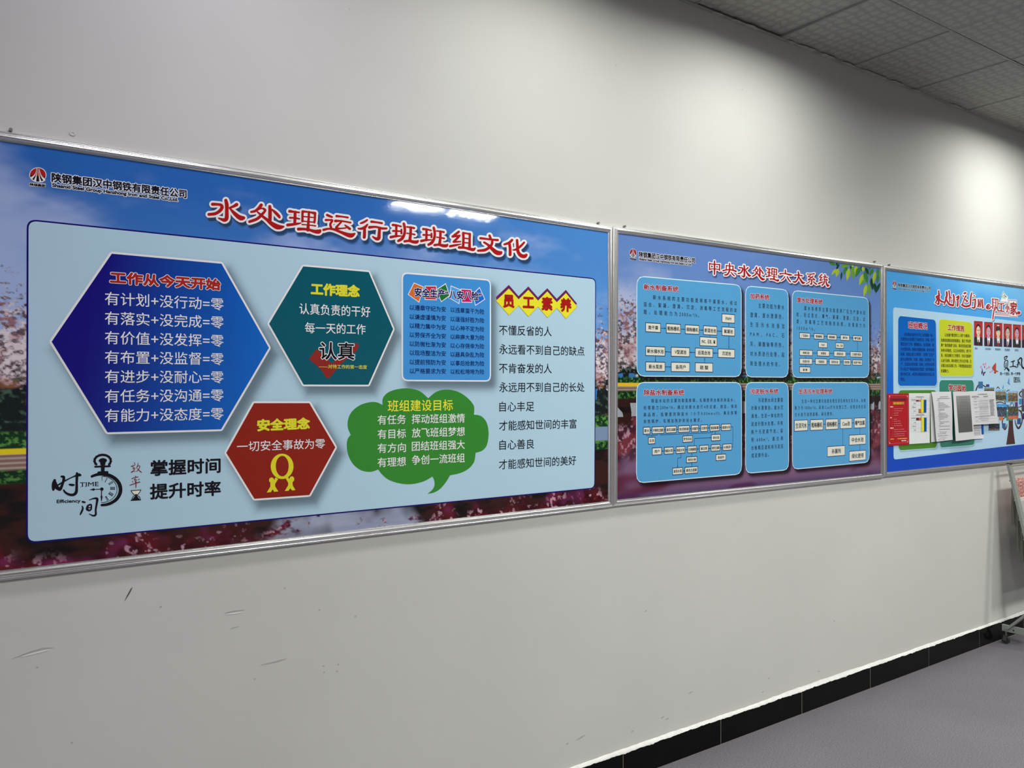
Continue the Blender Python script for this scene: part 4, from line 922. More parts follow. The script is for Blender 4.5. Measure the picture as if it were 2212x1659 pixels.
# desalted water
p = PB('lettering', R2, P2_, TT); heading(p, C7, '除盐水制备系统', 197, 205, 832, 205, 90)
para(p, C7, [('除盐水站的主要功能是炼钢、轧钢提供合格的除盐水，', 315, 338, 1640, 322), ('处理能力200m³/h，通过对原水进行4次过滤，脱盐，得到', 190, 448, 1672, 425), ('高品质、低硬度的除盐水（小于0.03mmol/l)、满足炼钢', 190, 560, 1672, 527), ('余热锅炉、轧钢加热炉的用水需求。', 190, 667, 1115, 645)], 62, GT)
p = PB('flow_chart', R2, P2_, .01085)
for q in ([(286, 808), (320, 807)], [(510, 800), (540, 799)], [(706, 793), (745, 791)], [(916, 784), (950, 782)], [(1058, 778), (1098, 775)], [(1206, 771), (1248, 769)], [(1390, 765), (1430, 762)], [(1331, 818), (1331, 872)], [(998, 1060), (998, 940), (1268, 925)], [(1453, 1083), (1406, 1085)], [(1268, 1095), (1222, 1097)], [(1084, 1103), (1034, 1106)],
          [(895, 1117), (848, 1119)], [(709, 1128), (662, 1129)], [(523, 1138), (476, 1140)], [(956, 1228), (956, 1165)], [(956, 1390), (956, 1322)], [(785, 1175), (785, 1245), (733, 1250), (730, 1405)], [(806, 1456), (848, 1454)]): ar(C7, *q)
for q in ([(232, 865), (232, 895), (405, 885), (405, 855)], [(320, 890), (320, 930)], [(455, 852), (455, 882), (1288, 845), (1288, 818)], [(890, 862), (890, 900)], [(1572, 755), (1612, 753), (1610, 1075), (1588, 1076)], [(1432, 1200), (1432, 1085)]): ar(C7, *q, a=0)
boxes(p, C7, [(190, 762, 286, 865, '原水'), (329, 753, 510, 858, '纤维束过滤器'), (547, 746, 705, 846, '盘式过滤器'), (750, 737, 915, 837, '板式换热器'), (956, 731, 1058, 829, '杀菌剂'), (1104, 726, 1204, 822, '还原剂'), (1252, 718, 1390, 816, '超滤装置'), (1434, 711, 1571, 808, '超滤水池'),
              (270, 923, 366, 1021, '反洗'), (819, 898, 963, 994, '罗茨风机'), (1273, 876, 1406, 971, '浓水池'), (332, 1088, 469, 1198, '用户'), (525, 1079, 657, 1184, '除盐水泵'), (711, 1070, 843, 1173, '除盐水池'), (897, 1060, 1028, 1163, '反渗透装置'), (1085, 1048, 1215, 1146, '高压泵'), (1269, 1037, 1402, 1136, '保安过滤器'), (1456, 1027, 1587, 1124, 'RO增压泵'),
              (877, 1228, 1035, 1321, '清洗水箱'), (1345, 1190, 1494, 1287, '阻垢剂'), (656, 1404, 805, 1514, '清洗水泵'), (851, 1388, 1046, 1497, '清洗过滤器')])
# sludge
p = PB('lettering', R2, P2_, TT); heading(p, C6, '污泥脱水系统', 155, 192, 600, 182, 80)
para(p, C6, [('污泥脱水间主要是', 283, 328, 675, 322), ('对新水澄清池，废水沉', 172, 452, 675, 442), ('清池、生活一体化的污', 172, 580, 672, 568), ('泥进行脱水处理。共有', 172, 708, 672, 690), ('两个污泥调节池，容', 172, 836, 672, 812), ('积.688m³。通过两', 174, 960, 675, 935), ('台板框压滤机将污泥压', 175, 1088, 678, 1060), ('成泥饼外运。', 175, 1210, 450, 1196)], 68, GT, .85)
# domestic sewage
p = PB('lettering', R2, P2_, TT); heading(p, C6, '生活污水处理系统', 925, 188, 1458, 184, 78)
para(p, C6, [('生活一体化主要功能是处理生活区来的生活污水，处理', 975, 345, 1990, 332), ('能力为1800m³/d。采用Cass污水处理工艺，处理过的生活', 865, 450, 1990, 430), ('污水用于浇洒道路，绿化使用。', 865, 560, 1480, 542)], 60, GT, .80)
p = PB('flow_chart', R2, P2_, .01085)
for q in ([(1068, 722), (1115, 720)], [(1312, 712), (1360, 710)], [(1548, 702), (1590, 700)], [(1770, 691), (1813, 689)], [(1630, 778), (1630, 1055)], [(1903, 765), (1903, 878)], [(1903, 1035), (1903, 1130)]): ar(C6, *q, a=0)
boxes(p, C6, [(864, 645, 1066, 817, '生活污水'), (1117, 637, 1311, 805, '粗格栅机'), (1361, 628, 1548, 792, '细格栅机'), (1592, 621, 1769, 778, 'Cass池'), (1815, 611, 1988, 767, '曝气加氯'), (1735, 875, 1990, 1040, '中合水池'), (1386, 1053, 1659, 1223, '杀菌剂'), (1735, 1127, 1991, 1296, '绿化使用')])
# printed twig of leaves in the top right corner
p = PB('leaf_print', R2, P2_, .0103); KL_ = Z(1780, 550, 12.764)
def leaf(x0, y0, x1, y1, w_, c, l):
    n = 8; d = math.hypot(x1-x0, y1-y0); nx, ny = -(y1-y0)/d, (x1-x0)/d; L_ = []; R__ = []
    for i in range(n+1):
        t = i/n; ww = w_/2*(math.sin(math.pi*t**.8)); L_.append((x0+(x1-x0)*t+nx*ww, y0+(y1-y0)*t+ny*ww)); R__.append((x0+(x1-x0)*t-nx*ww, y0+(y1-y0)*t-ny*ww))
    p.pp(KL_, L_+R__[::-1][1:-1], c, l)
    p.pp(KL_, [L_[i] for i in range(0, n+1)]+[(x0+(x1-x0)*.5, y0+(y1-y0)*.5)], tuple(v*1.12 for v in c[:3])+(1,), l+.3)
g1, g2, g3, g4 = C(28, 66, 44), C(60, 120, 58), C(100, 150, 58), C(158, 180, 56)
for k, a_ in enumerate([(150, 205, 330, 300, 90, g2), (340, 230, 400, 320, 60, g1), (430, 250, 330, 440, 60, g1), (470, 330, 720, 270, 110, g3), (600, 340, 640, 460, 90, g2), (590, 360, 560, 570, 70, g2), (360, 390, 205, 560, 80, g4), (400, 385, 345, 620, 105, g4), (500, 470, 475, 710, 50, g1), (740, 300, 760, 420, 50, g1),
                          (700, 370, 640, 720, 115, g4), (790, 320, 820, 690, 110, g3), (770, 290, 830, 330, 70, g4), (990, 340, 880, 620, 120, g2), (900, 305, 870, 550, 105, g4), (1030, 320, 1040, 460, 40, g1), (1090, 330, 1080, 470, 90, g4), (1150, 350, 1240, 560, 90, g1), (1280, 360, 1240, 420, 60, g2), (1360, 385, 1260, 590, 100, g2),
                          (1120, 460, 1210, 800, 120, g2), (1090, 530, 975, 850, 110, g4), (1160, 680, 1020, 810, 80, g3), (1310, 640, 1350, 990, 90, g1), (1420, 460, 1360, 810, 90, g4), (1480, 390, 1510, 570, 80, g2), (1500, 520, 1470, 820, 80, g2), (1545, 420, 1540, 680, 60, g3), (1240, 790, 1255, 1150, 95, g3), (1180, 820, 1100, 1170, 105, g4),
                          (1400, 780, 1440, 1060, 90, g1), (1540, 790, 1430, 1070, 80, g1), (1540, 780, 1530, 900, 50, g1)]): leaf(*a_, k*.03)

KL = .72; BK = C(18, 16, 24)
# ---------------------------------------------------------------- print of the right hand board
D1 = Z(1920, 590, 14.747); D2 = Z(2000, 610, 10.368); D3 = Z(2100, 680, 18.438); D4 = Z(2090, 760, 13.828); D5 = Z(2090, 840, 11.852); D6 = Z(1930, 710, 11.85); D7 = Z(1905, 830, 11.85); D8 = Z(2005, 830, 11.852); E7 = Z(1900, 570, 7.090); E8 = Z(1900, 780, 6.381)
emblem('company_emblem', R3, P3_, D1, 187, 350, 56, 98, 0)
company(R3, P3_, D1, (297, 375, 1342, 485), (305, 490, 1285, 590), 110, 40, C(180, 205, 215))
xr_ = 2246
p = PB('light_panel', R3, P3_, .0102)
p.poly(rpoly(wq([(1930, 663.5), (xr_, 699.5), (xr_, 955.5), (1931, 993)]), .022), C(160, 192, 212), 0)
panel('blue_panel', R3, P3_, [(1940.8, 682), (2022, 691), (2024.5, 833.5), (1940.3, 833.5)], C(120, 150, 170), C(165, 200, 215), C(0, 88, 172), .004, (.006, -.006, .008, .3), rad=.032, t=.0104)
panel('yellow_panel', R3, P3_, [(2029, 689.0), (2100, 696.5), (2103, 812.2), (2030, 812.2)], C(120, 150, 170), C(170, 205, 190), C(178, 186, 36), .004, (.006, -.006, .008, .3), rad=.032, t=.0104)
panel('green_panel', R3, P3_, [(1941.2, 843), (2023, 842.5), (2025, 967), (1941.5, 973)], C(120, 150, 170), C(165, 200, 195), C(66, 118, 36), .004, (.006, -.006, .008, .3), rad=.032, t=.0104)
panel('teal_panel', R3, P3_, [(2029.5, 821.2), (2103.5, 821.2), (2105.5, 960.8), (2031, 967)], C(120, 150, 170), C(165, 205, 200), C(44, 116, 100), .004, (.006, -.006, .008, .3), rad=.032, t=.0104)
# the red brush title
HAN = [[(290, 185, 26), (295, 290, 40), (290, 400, 42), (285, 490, 34), (240, 462, 18)], [(322, 285, 22), (245, 320, 44), (262, 375, 34), (215, 460, 24)], [(300, 370, 28), (350, 425, 40), (405, 440, 36)],
       [(468, 215, 40), (472, 290, 42), (445, 400, 38), (412, 500, 22)], [(440, 330, 18), (470, 400, 34), (530, 490, 46), (610, 512, 52)], [(520, 190, 30), (535, 300, 30), (540, 440, 24)], [(545, 320, 20), (575, 352, 26)],
       [(620, 275, 32), (632, 330, 38), (630, 440, 38), (622, 510, 20)], [(690, 338, 30), (738, 302, 28), (735, 370, 28), (692, 388, 26)], [(715, 330, 22), (720, 440, 34), (710, 528, 40)],
       [(860, 245, 36), (890, 235, 44)], [(832, 295, 26), (842, 315, 26)], [(880, 310, 20), (910, 305, 22), (862, 372, 28), (930, 412, 32), (910, 440, 24)], [(812, 500, 42), (880, 538, 44), (960, 528, 48), (1000, 500, 34)], [(850, 400, 22), (830, 480, 26)],
       [(1030, 232, 26), (1010, 330, 34), (1002, 480, 34), (1000, 510, 24)], [(1085, 300, 34), (1095, 300, 24)], [(1112, 372, 28), (1050, 400, 28)], [(1110, 390, 32), (1105, 480, 34), (1090, 568, 38), (1035, 560, 26)],
       [(1175, 382, 28), (1185, 480, 34), (1170, 542, 36)], [(1215, 372, 20), (1210, 560, 18)], [(1238, 400, 18), (1232, 540, 18)], [(1265, 382, 28), (1268, 470, 34), (1280, 568, 38)]]
ZG = [[(1500, 368, 24), (1500, 585, 26)], [(1490, 368, 20), (1618, 382, 20)], [(1572, 370, 20), (1570, 570, 22)], [(1618, 384, 20), (1612, 545, 20)], [(1500, 450, 14), (1570, 456, 14)], [(1500, 520, 14), (1570, 524, 14)], [(1545, 560, 24), (1518, 690, 28), (1502, 828, 24)],
      [(1590, 555, 20), (1555, 622, 18)], [(1598, 560, 22), (1622, 640, 26)], [(1635, 478, 24), (1750, 478, 24)], [(1690, 480, 26), (1690, 640, 26)], [(1642, 636, 26), (1752, 648, 28)], [(1820, 475, 22), (1825, 650, 24), (1805, 655, 14)], [(1797, 545, 22), (1788, 600, 14)], [(1848, 540, 22), (1862, 608, 20)],
      [(1405, 520, 80), (1390, 560, 90), (1420, 570, 70)], [(1430, 545, 44), (1480, 548, 22)], [(2085, 682, 78)], [(2035, 690, 30), (2065, 690, 30)]]
p = PB('title_lettering', R3, P3_, .0106); wc = C(232, 226, 228); rc = C(150, 34, 44)
for st in HAN+ZG:
    p.stroke(D2, st, C(60, 105, 150), 0, 18, 12, 22, 3); p.stroke(D2, st, wc, 1, 19, 0, 0, 3); p.stroke(D2, st, rc, 3, 0, 0, 0, 4)
p.pp(D2, [(1850, 375), (2042, 392), (2062, 785), (1870, 775)], wc, 1.5); p.pp(D2, [(1538, 680), (1870, 700), (1870, 775), (1538, 752)], wc, 1.5)
for st in ([(1865, 398, 10), (2030, 412, 10)], [(1880, 755, 10), (2045, 768, 10)], [(1862, 398, 6), (1882, 755, 6)], [(2030, 412, 6), (2046, 768, 6)], [(1545, 698, 6), (1865, 712, 6)], [(1400, 520, 8), (1440, 540, 8), (1400, 580, 8)]): p.stroke(D2, st, rc if st[0][0] > 1500 else wc, 3.4 if st[0][0] < 1500 else 2.5, 0, 0, 0, 3)
p.text(D2, '家', 1895, 580, 2045, 592, 280, rc, .03, None, 3); p.text(D2, 'ZHIGONGXIAOJIA', 1553, 716, 1862, 735, 36, C(190, 90, 110), .03, None, 3, 0, True)

gp = C(70, 130, 90)
p.pp(D2, [(1738, 195), (1790, 270), (1845, 320), (1838, 400), (1860, 440), (1660, 432), (1690, 380), (1690, 300)], wc, 1.2)
for st in ([(1738, 225, 8), (1700, 310, 12), (1690, 345, 8)], [(1742, 225, 8), (1775, 290, 12), (1820, 325, 8)], [(1712, 330, 10), (1750, 300, 12), (1800, 335, 10)], [(1725, 350, 10), (1760, 340, 10), (1780, 360, 10)]): p.stroke(D2, st, gp, 3, 0, 0, 0, 3)
# panel lettering
p = PB('lettering', R3, P3_, .0109)
p.text(E7, '班组概况', 442, 935, 735, 957, 100, C(150, 30, 40), .035, (.05, C(215, 210, 220)), 2)
p.text(E7, '工作措施', 1045, 972, 1297, 990, 92, C(150, 30, 40), .035, (.05, C(215, 215, 180)), 2)
p.text(D8, '学习园地', 530, 92, 965, 108, 165, C(140, 30, 40), .035, (.06, C(200, 200, 190)), 2)
nb = C(0, 44, 112); LN = ['水处理运行班作为公司工业用源第一站，', '主要担负水处理生产系统安全、环保、生产', '稳定运行工作，管辖综合、生活系统、废', '水处理系统，除盐水制备系统、新水处理', '系统。班组主要工作职责：1负责厂区生产', '废水全部回收、处理、供给；2负责全厂生', '产、生活用水的处理、供给；3负责水处理', '中心各生产系统设备运行监控，运行数据采', '集分析汇总；4负责水煤班协调及信息汇总', '报送。']
for k, st in enumerate(LN): p.text(D6, st, 275 if k == 0 else 190, [143, 262, 388, 518, 648, 778, 905, 1030, 1160, 1290][k], [1012, 1042, 1042, 1045, 1045, 1048, 1050, 1048, 1050, 298][k], [170, 290, 418, 545, 668, 796, 915, 1040, 1168, 1293][k], 84, nb, .022, None, 1)
yb = C(70, 76, 14); LN = ['以创建“模范职工小家”为载体，', '加强班组建设和制度建设，通过“劳动竞', '赛”“查找隐患”活动，调动班组成员集', '体参与积极性，以立足本职岗位，勇于开', '拓，务实创新为工作要求，为动力能源中', '心治亏创效，降本增效工作扎实开展。在', '关爱主体活动等工作，不断增强班组成员', '的凝聚力。']
for k, st in enumerate(LN): p.text(D6, st, 1315 if k == 0 else 1222, [158, 292, 420, 552, 680, 812, 942, 1080][k], [1965, 1982, 1985, 1992, 1995, 1998, 2000, 1425][k], [185, 320, 445, 575, 702, 835, 960, 1084][k], 84, yb, .020, None, 1)
# portraits: red ground, dark jacket, white shirt, tie
def portrait(x, y, w_, h, sl, skin, hair, suit, tie, style):
    q = PB('portrait_photo', R3, P3_, .0105); f = lambda u, v: (x+u*w_, y+v*h+sl*u)
    P_ = lambda pts, c, l: q.pp(D3, [f(*a) for a in pts], c, l)
    P_([(0, 0), (1, 0), (1, 1), (0, 1)], C(160, 42, 42), 0); P_([(0, 0), (1, 0), (1, .03), (0, .03)], C(110, 25, 30), .5)
    P_([(.03, 1), (.03, .69), (.12, .65), (.36, .61), (.64, .61), (.88, .66), (.98, .70), (.98, 1)], suit, 1)
    P_([(.33, .60), (.67, .60), (.68, .72), (.55 if style == 1 else .66, .98 if style == 1 else .85), (.42 if style == 1 else .40, .98 if style == 1 else .85)], C(225, 215, 222), 1.4)
    P_([(.45, .76), (.50, .735), (.55, .76), (.56, .98), (.50, 1), (.44, .98)] if style != 3 else [(.47, .80), (.52, .79), (.55, .83), (.53, .95), (.48, .92)], tie, 1.7)
    el = lambda cx, cy, rx, ry, n=16: [(cx+rx*math.cos(2*math.pi*i/n), cy+ry*math.sin(2*math.pi*i/n)) for i in range(n)]
    P_([(.38, .48), (.62, .48), (.62, .63), (.50, .70), (.38, .63)], tuple(v*.85 for v in skin[:3])+(1,), 1.8)
    P_(el(.49, .30, .27 if style != 4 else .25, .19 if style != 4 else .17), hair, 2)
    P_(el(.49, .40, .235, .20), skin, 2.4)
    if style == 2: P_([(.25, .20), (.75, .22), (.74, .36), (.62, .31), (.42, .33), (.28, .36)], hair, 2.8)
    for e in (.39, .60): P_(el(e, .37, .055, .012, 8), C(70, 45, 45), 3)
    if style == 0: P_([(.24, .355), (.74, .355), (.74, .368), (.24, .368)], C(50, 30, 30), 3.1)
    P_(el(.50, .50, .07, .010, 8), C(140, 70, 70), 3); P_([(.48, .40), (.51, .40), (.53, .45), (.47, .45)], tuple(v*.88 for v in skin[:3])+(1,), 3)
    if style == 2: P_([(.34, .10), (.50, .09), (.62, .10), (.60, .14), (.38, .13)], C(215, 205, 205), 2.9)
    return q
S1, S2, S3_ = C(205, 180, 155), C(180, 145, 160), C(175, 165, 145)
portrait(82, 245, 345, 975, 20, S1, C(50, 32, 36), C(38, 34, 34), C(100, 35, 35), 0)
portrait(490, 280, 340, 965, 20, S2, C(45, 36, 34), C(34, 28, 48), C(110, 25, 55), 1)
portrait(878, 313, 335, 945, 20, S1, C(58, 42, 42), C(52, 50, 66), C(150, 40, 45), 2)
portrait(1262, 350, 325, 925, 22, S3_, C(60, 34, 34), C(30, 26, 56), C(120, 28, 50), 1)
portrait(1632, 378, 318, 915, 22, S2, C(46, 38, 38), C(38, 36, 42), C(60, 38, 34), 3)
portrait(1988, 405, 312, 905, 22, S2, C(46, 34, 34), C(34, 30, 50), C(120, 30, 50), 1)
p = PB('lettering', R3, P3_, .0109); gy = C(92, 110, 140)
for st, x0, y0, x1, y1 in [('班长：', 115, 1332, 240, 1336), ('工会小组长：', 520, 1350, 760, 1362), ('劳动保护员：', 920, 1370, 1150, 1384), ('安全质量员：', 1300, 1388, 1520, 1400), ('宣传员：', 1705, 1405, 1860, 1414)]: p.text(D3, st, x0, y0, x1, y1, 92, gy, .02, None, 1)
S = lambda pts, c, l=1, K=D4: p.stroke(K, pts, c, l, 0, 0, 0, 5)
p = PB('brush_lettering', R3, P3_, .0106)
for st in ([(1110, 160, 26), (1150, 140, 34), (1195, 135, 26), (1170, 190, 24), (1120, 240, 22), (1110, 170, 22)], [(1115, 300, 24), (1105, 400, 24), (1110, 470, 22)], [(1110, 290, 20), (1160, 260, 28), (1205, 265, 26), (1208, 350, 24), (1200, 450, 22)], [(1160, 330, 20), (1155, 430, 22), (1135, 510, 24), (1105, 545, 18)], [(1160, 470, 26), (1200, 500, 52), (1235, 550, 52), (1240, 575, 30)],
           [(1310, 300, 26), (1350, 290, 34), (1400, 270, 40)], [(1370, 290, 26), (1365, 380, 28), (1365, 430, 30)], [(1280, 450, 26), (1360, 435, 30), (1440, 440, 34), (1465, 470, 26)],
           [(1510, 240, 26), (1520, 340, 30), (1500, 460, 26)], [(1530, 240, 30), (1590, 180, 40), (1625, 220, 40), (1620, 350, 36), (1640, 450, 44), (1690, 490, 50), (1720, 440, 24)], [(1480, 390, 22), (1560, 320, 22)], [(1540, 290, 20), (1580, 400, 22)]): S(st, BK)
p.text(D4, '同一个团队  同一个梦想', 980, 655, 1580, 655, 92, C(40, 40, 50), .02, None, 1); p.text(D4, '团队', 1392, 832, 1592, 838, 165, BK, .02, None, 1)
# butterflies, petals, birds
p = PB('butterfly_print', R3, P3_, .0106)
P_ = lambda pts, c, l=0, K=D4: p.pp(K, pts, c, l)
rd = C(158, 62, 48); pu = C(66, 36, 84); pk = C(200, 120, 150)
P_([(852, 320), (862, 400), (858, 560), (800, 575), (750, 520), (738, 480), (765, 420), (800, 380)], rd, 1); P_([(855, 550), (900, 565), (935, 605), (860, 600), (860, 640), (830, 655), (795, 630), (800, 590)], rd, 1.3)
p = PB('butterfly_print', R3, P3_, .0106)
P_([(438, 470), (455, 520), (470, 600), (440, 680), (425, 660), (420, 600), (438, 570)], pu, 1); P_([(470, 620), (520, 595), (555, 598), (530, 635), (505, 660), (505, 700), (485, 720), (468, 700)], pu, 1.3)
p = PB('petal_print', R3, P3_, .0106)
for (x, y, rx, ry) in [(410, 450, 22, 40), (485, 375, 26, 36), (548, 360, 18, 44), (517, 455, 14, 34), (582, 500, 24, 26), (650, 460, 30, 36), (690, 605, 22, 26), (740, 575, 10, 26)]: P_([(x+rx*math.cos(t), y+ry*math.sin(t)) for t in [math.pi*2*k/9 for k in range(9)]], pk if rx > 15 else C(140, 40, 80), 1)
bl = C(70, 125, 180)
p = PB('bird_print', R3, P3_, .0106)
P_([(1248, 765), (1258, 860), (1250, 925), (1290, 985), (1240, 965), (1190, 915), (1215, 905), (1228, 840)], bl, 1)
p = PB('bird_print', R3, P3_, .0106)
P_([(1078, 968), (1085, 1040), (1080, 1100), (1040, 1100), (1060, 1050)], bl, 1)
# printed tree with small photographs
p = PB('tree_print', R3, P3_, .0104); br = C(66, 38, 34)
def S(pts, c=br, l=1, K=D5): p.stroke(K, pts, c, l, 0, 0, 0, 4)
p.pp(D5, [(1085, 780), (1165, 770), (1172, 950), (1190, 1150), (1225, 1410), (997, 1430), (1040, 1150), (1062, 950), (1060, 830)], br, 1)
S([(1100, 820, 40), (1080, 720, 30), (1020, 660, 24)]); S([(1150, 790, 40), (1200, 640, 30), (1290, 550, 30), (1370, 580, 40), (1405, 720, 34), (1390, 880, 30), (1310, 1010, 50), (1240, 900, 26), (1220, 800, 20)])
S([(1000, 720, 20), (930, 760, 24), (895, 850, 26), (920, 980, 24), (965, 1040, 36), (1010, 960, 22), (1015, 900, 14)]); S([(1390, 60, 30), (1345, 100, 30), (1340, 160, 30), (1380, 205, 24)])
S([(1310, 470, 14), (1380, 450, 28), (1420, 400, 14)]); S([(1180, 470, 20), (1190, 370, 14)]); S([(1080, 460, 10), (1110, 390, 20)]); S([(960, 310, 20), (980, 400, 26)]); S([(1050, 450, 16), (900, 350, 20), (760, 350, 28), (700, 400, 20)])
S([(260, 1150, 34), (300, 1040, 36), (360, 980, 30), (450, 990, 30), (560, 1060, 34)], br, 1, D4); S([(880, 1090, 20), (915, 1050, 26), (960, 1100, 20)], br, 1, D4); S([(1180, 1190, 20), (1210, 1150, 24), (1265, 1140, 16)], br, 1, D4)
S([(790, 1150, 26), (800, 1250, 26), (800, 1350, 24)], C(40, 30, 60), 1, D4)
def R_c(x0, y0, x1, y1, c, l=2, K=D5): p.pp(K, [(x0, y0), (x1, y0), (x1, y1), (x0, y1)], c, l)
R_c(330, 888, 465, 1088, C(52, 100, 142), 2, D4); R_c(560, 970, 655, 1048, C(66, 48, 120), 2, D4)
def snap(x0, y0, x1, y1, kind, seed, K=D5):
    """small landscape print: patches of colour in a grid"""
    r = random.Random(seed); nx, ny = 14, 12
    for j in range(ny):
        for i in range(nx):
            v = j/ny; u = i/nx
            if kind == 'plant': b = (120, 165, 195) if v < .14 else (112, 112, 92) if v < .45 else (62, 66, 62) if v < .85 else (128, 128, 104)
            elif kind == 'rock': b = (130, 165, 190) if v < .15 else (120, 104, 78) if v < .4 else (92, 78, 62) if v < .85 else (150, 145, 120)
            elif kind == 'road': b = (70, 140, 205) if v < .18 else (40, 52, 62) if v < .45 else (58, 70, 88)
            elif kind == 'group': b = (64, 66, 44) if v < .45 else (58, 68, 86) if v < .72 else (178, 96, 62)
            else: b = (36, 40, 56) if v < .7 else (90, 84, 78)
            n_ = 22 if 0 < j < ny-1 else 6
            k_ = r.uniform(-n_, n_)+(24 if r.random() < .12 else 0); c = C(*[max(8, q+k_+r.uniform(-5, 5)) for q in b])
            p.pp(K, [(x0+(x1-x0)*i/nx, y0+(y1-y0)*j/ny), (x0+(x1-x0)*(i+1)/nx+1, y0+(y1-y0)*j/ny), (x0+(x1-x0)*(i+1)/nx+1, y0+(y1-y0)*(j+1)/ny+1), (x0+(x1-x0)*i/nx, y0+(y1-y0)*(j+1)/ny+1)], c, 3)
snap(510, 1055, 800, 1200, 'plant', 1, D4); snap(725, 20, 990, 310, 'plant', 2); snap(1045, 55, 1290, 340, 'rock', 3)
R_c(995, 110, 1045, 340, C(84, 150, 195)); R_c(700, 345, 745, 465, C(74, 120, 60)); R_c(700, 535, 755, 745, C(40, 76, 130)); R_c(1000, 405, 1060, 530, C(50, 100, 145)); R_c(1000, 580, 1150, 812, C(64, 130, 100)); R_c(1220, 345, 1290, 450, C(72, 44, 118)); R_c(1105, 345, 1165, 390, C(66, 130, 175))
R_c(810, 705, 915, 805, C(190, 104, 60)); R_c(890, 880, 980, 1005, C(46, 84, 130)); R_c(1275, 750, 1368, 905, C(36, 76, 130)); R_c(1322, 250, 1400, 395, C(50, 125, 165)); R_c(1398, 250, 1446, 420, C(70, 40, 90)); R_c(1395, 0, 1600, 240, C(96, 86, 104)); R_c(1390, 420, 1600, 580, C(60, 56, 66)); R_c(1420, 620, 1600, 780, C(20, 40, 110))
snap(750, 385, 1005, 710, 'road', 4); snap(1045, 450, 1305, 770, 'group', 5); snap(545, 890, 825, 1065, 'night', 6); R_c(735, 770, 815, 860, C(150, 175, 195), 2.5)

# ---------------------------------------------------------------- sheets of paper taped over the right hand board
def sheet(label, K, quad, fill, toff, prints, gap=0):
    """quad TL TR BR BL in crop pixels; the sheet bulges away from the board by toff(u, v)"""
    q = [W(*K(x, y)[:2], .014) for x, y in quad]
    root = (q[3][0], 0.0, q[3][1]); nu, nv = 8, 12; vs = []; fs = []; cols = []
    def tt(u, v): return .0155+gap+toff(u, v)
    for j in range(nv+1):
        for i in range(nu+1):
            u, v = i/nu, j/nv
            s_ = (q[0][0]*(1-u)+q[1][0]*u)*(1-v)+(q[3][0]*(1-u)+q[2][0]*u)*v; z_ = (q[0][1]*(1-u)+q[1][1]*u)*(1-v)+(q[3][1]*(1-u)+q[2][1]*u)*v
            vs.append((s_-root[0], -tt(u, v), z_-root[2]))
    for j in range(nv):
        for i in range(nu): a = j*(nu+1)+i; fs.append((a, a+nu+1, a+nu+2, a+1))
    nf = len(vs); vs += [(x, y+.0004, z) for x, y, z in vs]; fs += [tuple(i+nf for i in f[::-1]) for f in fs[:nu*nv]]
    o = mesh_obj('paper_notice', vs, fs, M['paper_ink'], None, root, True)
    ca = o.data.color_attributes.new('Col', 'FLOAT_COLOR', 'POINT'); ca.data.foreach_set('color', np.tile(np.array(fill, dtype=np.float32), len(vs)))
    tag(o, label, 'paper notice', 'paper notices taped over the right hand board')
    x0, x1 = min(a[0] for a in q), max(a[0] for a in q); z0, z1 = min(a[1] for a in q), max(a[1] for a in q)
    surf = lambda p_: tt(min(1, max(0, (p_[0]-x0)/(x1-x0))), min(1, max(0, (z1-p_[1])/(z1-z0))))+.0012
    pr = PB('print', root, o, surf, 'paper_ink'); prints(pr)
    return o
def scrib(pr, K, x0, x1, y, y2, h, c, seed, l=0):
    """one line of unreadably small print: short dashes"""
    r = random.Random(seed); x = x0
    while x < x1:
        w_ = r.uniform(8, 26)
        e = min(x+w_, x1); ya = y+(y2-y)*(x-x0)/(x1-x0); yb2 = y+(y2-y)*(e-x0)/(x1-x0)
        pr.pp(K, [(x, ya-h/2), (e, yb2-h/2), (e, yb2+h/2), (x, ya+h/2)], c, l); x = e+r.uniform(2, 7)
PWH = C(178, 178, 180, .66); G1 = C(95, 95, 100); G2 = C(130, 132, 136)
def pr_red(pr):
    gd = C(200, 165, 60); pkk = C(188, 110, 112)
    for a, b in (((160, 290), (650, 288)), ((160, 1525), (655, 1490)), ((160, 290), (162, 1525)), ((648, 288), (655, 1490))): pr.line(D7, [a, b], 7, C(190, 100, 105), 0)
    for c_ in ([(155, 290), (195, 290), (190, 320), (160, 360)], [(605, 290), (650, 288), (650, 355), (625, 330)], [(160, 1455), (205, 1522), (160, 1528)], [(620, 1480), (655, 1425), (655, 1490)]): pr.pp(D7, c_, pkk, 0)
    pr.pp(D7, [(210, 358), (598, 355), (598, 412), (210, 418)], C(110, 30, 38), 0); scrib(pr, D7, 215, 590, 388, 386, 34, C(70, 30, 38), 1, .5)
    pr.text(D7, '消防基础知识', 262, 488, 545, 484, 66, gd, .03, None, 1)
    for k, (x0, x1, y0) in enumerate([(190, 270, 580), (190, 230, 858), (190, 280, 1122)]): scrib(pr, D7, x0, x1, y0, y0-2, 26, C(215, 190, 185), k+5)
    for k, (x1, y0) in enumerate([(520, 628), (488, 684), (405, 742), (403, 796), (360, 900), (455, 950), (465, 1008), (500, 1062), (555, 1165), (600, 1220), (560, 1278), (560, 1330)]):
        scrib(pr, D7, 285, x1, y0, y0-6-(k > 7)*10, 20, C(182, 96, 98), k+20); pr.pp(D7, [(238, y0-10), (262, y0-11), (262, y0+9), (238, y0+10)], C(160, 70, 74), 0)
    scrib(pr, D7, 195, 285, 1405, 1402, 24, gd, 50); scrib(pr, D7, 380, 625, 1395, 1385, 24, gd, 51); scrib(pr, D7, 482, 605, 1446, 1440, 26, C(215, 180, 180), 52)
